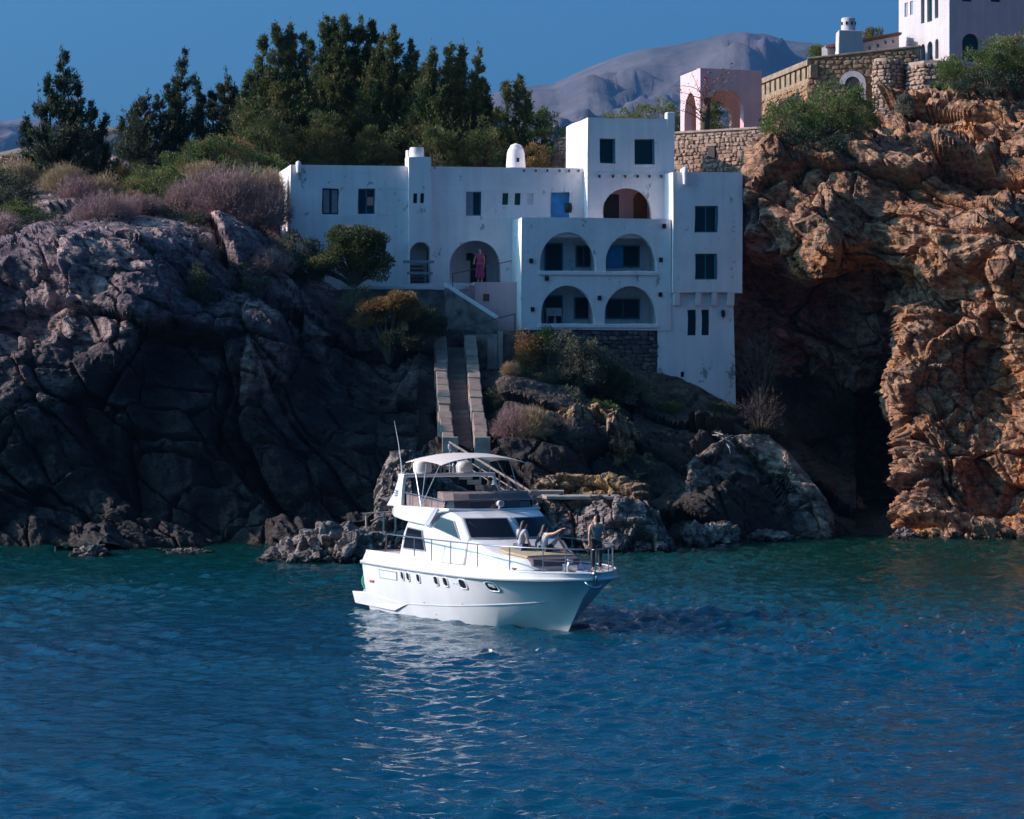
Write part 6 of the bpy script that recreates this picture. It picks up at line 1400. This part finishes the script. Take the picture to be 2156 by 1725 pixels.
# ground tackle and deck gear
mb = MB(); mb.box((11.0,-.13,1.70),(12.08,.13,1.78)); mb.build('bow_roller', M['steel'], yacht, bevel=.02)
mb = MB(); mb.tube([(11.6,0,1.8),(12.06,0,1.74),(11.97,0,1.45)],.035,6); mb.tube([(11.86,-.28,1.50),(11.94,-.16,1.38),(11.96,0,1.33),(11.94,.16,1.38),(11.86,.28,1.50)],[.02,.035,.05,.035,.02],6); mb.build('anchor', M['steel'], yacht, smooth=True)
mb = MB(); mb.box((10.2,-.16,1.69),(10.55,.16,1.92)); mb.lathe([(.10,0),(.07,.06),(.11,.16),(.0,.18)], (10.38,0,1.91), 12); mb.build('windlass', M['steel'], yacht, bevel=.02)
mb = MB(); mb.tube([(10.5,0,1.74),(11.0,.03,1.735),(11.5,0,1.8)],.025,5); mb.build('anchor_chain', M['rail'], yacht)
for (x,y) in ((10.6,-.95),(10.6,.95),(9.7,-1.45),(9.7,1.45)):
    mb = MB(); mb.tube([(x-.14,y,1.80),(x+.14,y,1.80)],.022,5); mb.box((x-.05,y-.03,1.68),(x+.05,y+.03,1.80)); mb.build('cleat', M['steel'], yacht)
# green hose reel on the platform
hr = empty('hose_reel', BW(-.62,1.45,.485), -TH+.6); tag(hr, 'round grey reel with bright green rim on the yacht bathing platform', 'hose reel')
ring_ = [(.29*math.cos(2*math.pi*k/20),0,.33+.29*math.sin(2*math.pi*k/20)) for k in range(21)]
mb = MB(); mb.tube(ring_,.04,6); mb.build('rim', M['green_plastic'], hr, smooth=True)
mb = MB(); mb.lathe([(.0,-.08),(.2,-.08),(.22,0),(.2,.08),(.0,.08)], (0,0,.33), 16, Matrix.Rotation(math.radians(90),3,'X')); mb.box((-.2,-.1,0),(.2,.1,.08)); mb.build('drum', M['gel_grey'], hr)
# ---------------------------------------------------------------- people
SK = plain('skin', (.56,.29,.19), .55); HAIR = plain('hair', (.018,.011,.011), .6, var=.3, scale=30)
def cloth(n, c): return plain(n, c, .85, var=.2, scale=12)
def skin(name, V_, E_, R_, mat, parent, root=0, sub=2):
    me = bpy.data.meshes.new(name); me.from_pydata([tuple(v) for v in V_], E_, []); me.materials.append(mat)
    o = link(name, me, None, parent); m = o.modifiers.new('skin','SKIN'); m.use_smooth_shade = True
    sv = me.skin_vertices[0].data if me.skin_vertices else None
    if sv is None:
        bpy.context.view_layer.objects.active = o
        bm = bmesh.new(); bm.from_mesh(me); bm.verts.layers.skin.verify(); bm.to_mesh(me); bm.free(); sv = me.skin_vertices[0].data
    for i,r in enumerate(R_):
        sv[i].radius = (r,r) if not isinstance(r,tuple) else r; sv[i].use_root = (i == root)
    s = o.modifiers.new('sub','SUBSURF'); s.levels = sub; s.render_levels = sub
    return o
def bez(a, b, bend, n=1):
    return [a.lerp(b,.5)+bend]
def person(label, loc, rz, J, top, bottom, hair='long', look=0.0, top_c=(.3,.3,.33), bot_c=(.02,.02,.025), sleeve=True, legs='long', shoes=None, cap=False, tilt=(0,0,0)):
    """J: joint positions (local, person faces +y): pelvis chest neck head shL elL wrL shR elR wrR hipL knL anL toL ..."""
    root = empty('person', loc, rz); tag(root, label, 'person'); j = {k: Vector(v) for k,v in J.items()}
    Vs, Es, Rs, ix = [], [], [], {}
    def add(k, p, r, to=None):
        ix[k] = len(Vs); Vs.append(p); Rs.append(r)
        if to is not None: Es.append((ix[to], ix[k]))
    add('pelvis', j['pelvis'], (.15,.11)); add('waist', j['pelvis'].lerp(j['chest'],.5), (.115,.09), 'pelvis'); add('chest', j['chest'], (.14,.10), 'waist')
    add('neck', j['neck'], .05, 'chest'); hd = j['head']; up = (hd-j['neck']).normalized()
    add('jaw', hd-up*.05, (.07,.08), 'neck'); add('skull', hd+up*.06, (.08,.095), 'jaw'); add('crown', hd+up*.13, (.05,.06), 'skull')
    f = Matrix.Rotation(look,3,'Z') @ Vector((0,1,0)); add('nose', hd+f*.105-up*.01, .012, 'jaw')
    for s in 'LR':
        add('sh'+s, j['sh'+s], .06, 'chest'); add('el'+s, j['el'+s], .04, 'sh'+s); add('wr'+s, j['wr'+s], .026, 'el'+s)
        d = (j['wr'+s]-j['el'+s]).normalized(); sd = d.cross(Vector((0,0,1))); sd = sd.normalized() if sd.length > .1 else Vector((1,0,0)); pv = sd.cross(d)
        add('pa'+s, j['wr'+s]+d*.07, (.036,.018), 'wr'+s)
        for q,(o_,l) in enumerate(((-.03,.075),(-.01,.09),(.01,.085),(.03,.065))):
            a = j['wr'+s]+d*(.11)+sd*o_; add('f%s%d'%(s,q), a, .009, 'pa'+s); add('g%s%d'%(s,q), a+d*l*.8+pv*(-.02-.006*q), .007, 'f%s%d'%(s,q))
        add('th'+s, j['wr'+s]+d*.06+sd*.055, .011, 'pa'+s); add('ti'+s, j['wr'+s]+d*.11+sd*.075, .009, 'th'+s)
        add('hip'+s, j['hip'+s], .09, 'pelvis'); add('kn'+s, j['kn'+s], .055, 'hip'+s); add('an'+s, j['an'+s], .034, 'kn'+s); add('to'+s, j['to'+s], (.04,.022), 'an'+s)
    skin('body', Vs, Es, Rs, SK, root)
    def over(name, mat, items):
        v, e, r, iy = [], [], [], {}
        for k,p,rad,to in items:
            iy[k] = len(v); v.append(p); r.append(rad)
            if to: e.append((iy[to],iy[k]))
        return skin(name, v, e, r, mat, root)
    tp = [('p',j['pelvis']+(j['chest']-j['pelvis'])*.02,(.165,.125),None),('w',j['pelvis'].lerp(j['chest'],.5),(.145,.115),'p'),('c',j['chest'],(.16,.122),'w'),('n',j['chest'].lerp(j['neck'],.75),.07,'c')]
    for s in 'LR':
        tp.append(('s'+s,j['sh'+s],.074,'c'))
        if sleeve: tp.append(('e'+s,j['sh'+s].lerp(j['el'+s],.75 if sleeve is True else sleeve),.058,'s'+s))
    over(top, cloth(top+'_fabric', top_c), tp)
    bt = [('p',j['pelvis'],(.17,.13),None)]
    for s in 'LR':
        bt.append(('h'+s,j['hip'+s],.105,'p'))
        if legs == 'long': bt += [('k'+s,j['kn'+s],.072,'h'+s),('a'+s,j['kn'+s].lerp(j['an'+s],.92),.05,'k'+s)]
        elif legs == 'dress': bt += [('k'+s,j['kn'+s],.13,'h'+s),('a'+s,j['kn'+s].lerp(j['an'+s],.75),.15,'k'+s)]
        else: bt += [('k'+s,j['hip'+s].lerp(j['kn'+s],.45),.095,'h'+s)]
    over(bottom, cloth(bottom+'_fabric', bot_c), bt)
    if shoes:
        for s in 'LR': skin('shoe', [j['an'+s]+Vector((0,0,-.02)), j['to'+s]], [(0,1)], [.05,(.05,.03)], cloth('shoe_leather', shoes), root, sub=1)
    # hair: cap of hair over the skull, long locks down the back
    back = -f
    hv = [('a',hd+up*.155+back*.005,(.065,.075),None),('b',hd+up*.085+back*.03,(.097,.1),'a'),('c',hd-up*.02+back*.045,(.085,.07),'b')]
    if hair == 'long': hv += [('d',hd-up*.16+back*.05,(.095,.055),'c'),('e',hd-up*.30+back*.07,(.085,.045),'d'),('g',hd-up*.42+back*.085,(.045,.03),'e')]
    else: hv += [('d',hd-up*.09+back*.06,(.05,.045),'c')]
    if cap: hv = [('a',hd+up*.14,(.075,.085),None),('b',hd+up*.07+back*.01,(.098,.105),'a'),('c',hd+up*.055+f*.14,(.07,.03),'b')]
    over('cap' if cap else 'hair', HAIR if not cap else cloth('cap_fabric',(.012,.012,.014)), hv)
    for sx in (-1,1):
        sd = f.cross(up); mb = MB(); c = hd+f*.088+sd*.034*sx+up*.03; mb.lathe([(.004,-.008),(.012,0),(.004,.008)], tuple(c), 6); mb.build('eye', M['black'], root)
    return root
def stand(h=1.65, arms='down', step=0.0, hipx=.085):
    k = h/1.65
    J = dict(pelvis=(0,0,.92),chest=(0,-.01,1.25),neck=(0,-.01,1.40),head=(0,.01,1.50),shL=(-.17,-.01,1.36),elL=(-.215,-.03,1.07),wrL=(-.20,.04,.83),shR=(.17,-.01,1.36),elR=(.215,-.03,1.07),wrR=(.20,.04,.83),
      hipL=(-hipx,0,.88),knL=(-hipx-.01,.03+step,.49),anL=(-hipx,-.02+step*1.3,.09),toL=(-hipx-.02,.15+step*1.3,.03),hipR=(hipx,0,.88),knR=(hipx+.01,.03-step,.49),anR=(hipx,-.03-step*1.3,.09),toR=(hipx+.02,.14-step*1.3,.03))
    return {a: (x*k,y*k,z*k) for a,(x,y,z) in J.items()}
# on the bow, back to the viewer, head turned to the left
J = stand(1.64, step=.05); J['wrR'] = (.24,.22,.98); J['elR'] = (.24,-.02,1.08)
p = BW(10.98,-.55,1.72); person('person in grey sleeveless top and black trousers standing at the bow rail', p, math.radians(10), J, 'top', 'trousers', hair='short', look=math.radians(70), top_c=(.16,.17,.21), sleeve=False, legs='long')
# kneeling beside the windscreen, long hair, pale shirt
J = dict(pelvis=(0,0,.16),chest=(.02,.03,.50),neck=(.02,.05,.65),head=(.03,.08,.75),shL=(-.16,.02,.60),elL=(-.2,.10,.34),wrL=(-.12,.22,.12),shR=(.18,.04,.60),elR=(.23,.08,.34),wrR=(.2,.24,.10),
  hipL=(-.09,.02,.13),knL=(-.30,.34,.09),anL=(-.42,-.02,.06),toL=(-.50,-.12,.05),hipR=(.09,.03,.13),knR=(.12,.42,.10),anR=(-.18,.16,.06),toR=(-.30,.10,.05))
person('long-haired person in pale shirt sitting with folded legs nearest the windscreen', BW(8.22,.50,2.19), math.radians(-55), J, 'shirt', 'shorts', look=math.radians(-15), top_c=(.48,.45,.50), bot_c=(.10,.12,.2), legs='short')
# sitting, pointing to the right
J = dict(pelvis=(0,0,.13),chest=(-.04,-.06,.45),neck=(-.04,-.05,.60),head=(-.03,-.01,.70),shL=(-.20,-.05,.55),elL=(-.27,-.16,.30),wrL=(-.22,-.20,.06),shR=(.13,-.02,.55),elR=(.40,.08,.60),wrR=(.66,.16,.72),
  hipL=(-.09,.03,.11),knL=(-.12,.40,.12),anL=(.10,.66,.06),toL=(.20,.70,.05),hipR=(.09,.04,.11),knR=(.16,.36,.46),anR=(.14,.62,.07),toR=(.16,.74,.04))
person('long-haired person in white top sitting on the sun pad and pointing with outstretched arm', BW(8.62,-.10,2.14), math.radians(-62), J, 'top', 'shorts', look=math.radians(10), top_c=(.62,.58,.60), bot_c=(.03,.03,.04), legs='short', sleeve=.4)
# at the helm, seated behind the screen
J = dict(pelvis=(0,0,.10),chest=(0,.02,.44),neck=(0,.03,.60),head=(0,.06,.70),shL=(-.18,.02,.54),elL=(-.24,.16,.30),wrL=(-.16,.38,.34),shR=(.18,.02,.54),elR=(.24,.16,.30),wrR=(.16,.38,.34),
  hipL=(-.1,.04,.08),knL=(-.13,.44,.06),anL=(-.13,.46,-.28),toL=(-.13,.6,-.30),hipR=(.1,.04,.08),knR=(.13,.44,.06),anR=(.13,.46,-.28),toR=(.13,.6,-.30))
person('person in black cap and brown shirt at the flybridge helm', BW(4.35,-.32,3.42), -TH-math.radians(90), J, 'shirt', 'trousers', hair='short', cap=True, top_c=(.20,.14,.13), legs='long')
# on the landing of the house
J = stand(1.66); J['wrR'] = (.27,.10,1.0); J['elR'] = (.27,-.05,1.12)
pl = V(1010.6,592,149.6); a_, z_ = fac(1010.6,593,-.75); wp = HA+Vector((a_*CP+.75*SP, a_*SP-.75*CP, 0)); person('person in long magenta dress standing on the landing before the arched porch', (wp.x,wp.y,lz), math.radians(175), J, 'bodice', 'skirt', hair='short', top_c=(.40,.05,.13), bot_c=(.36,.035,.13), legs='dress', sleeve=.35)
# ---------------------------------------------------------------- sea air
def haze():
    mb = MB(); mb.box((-9000,-150,-1.6),(9000,9800,760)); o = link('haze', mb.mesh('haze')); tag(o, 'thin pale blue sea haze', 'haze', kind='stuff')
    m = bpy.data.materials.new('haze'); m.use_nodes = True; n = m.node_tree; n.nodes.clear(); out = n.nodes.new('ShaderNodeOutputMaterial')
    v = n.nodes.new('ShaderNodeVolumePrincipled'); v.inputs['Color'].default_value = (.16,.44,1.0,1); v.inputs['Density'].default_value = .000033; v.inputs['Anisotropy'].default_value = .0
    n.links.new(v.outputs[0], out.inputs['Volume']); o.data.materials.append(m); m.cycles.homogeneous_volume = True if hasattr(m.cycles,'homogeneous_volume') else False
haze()
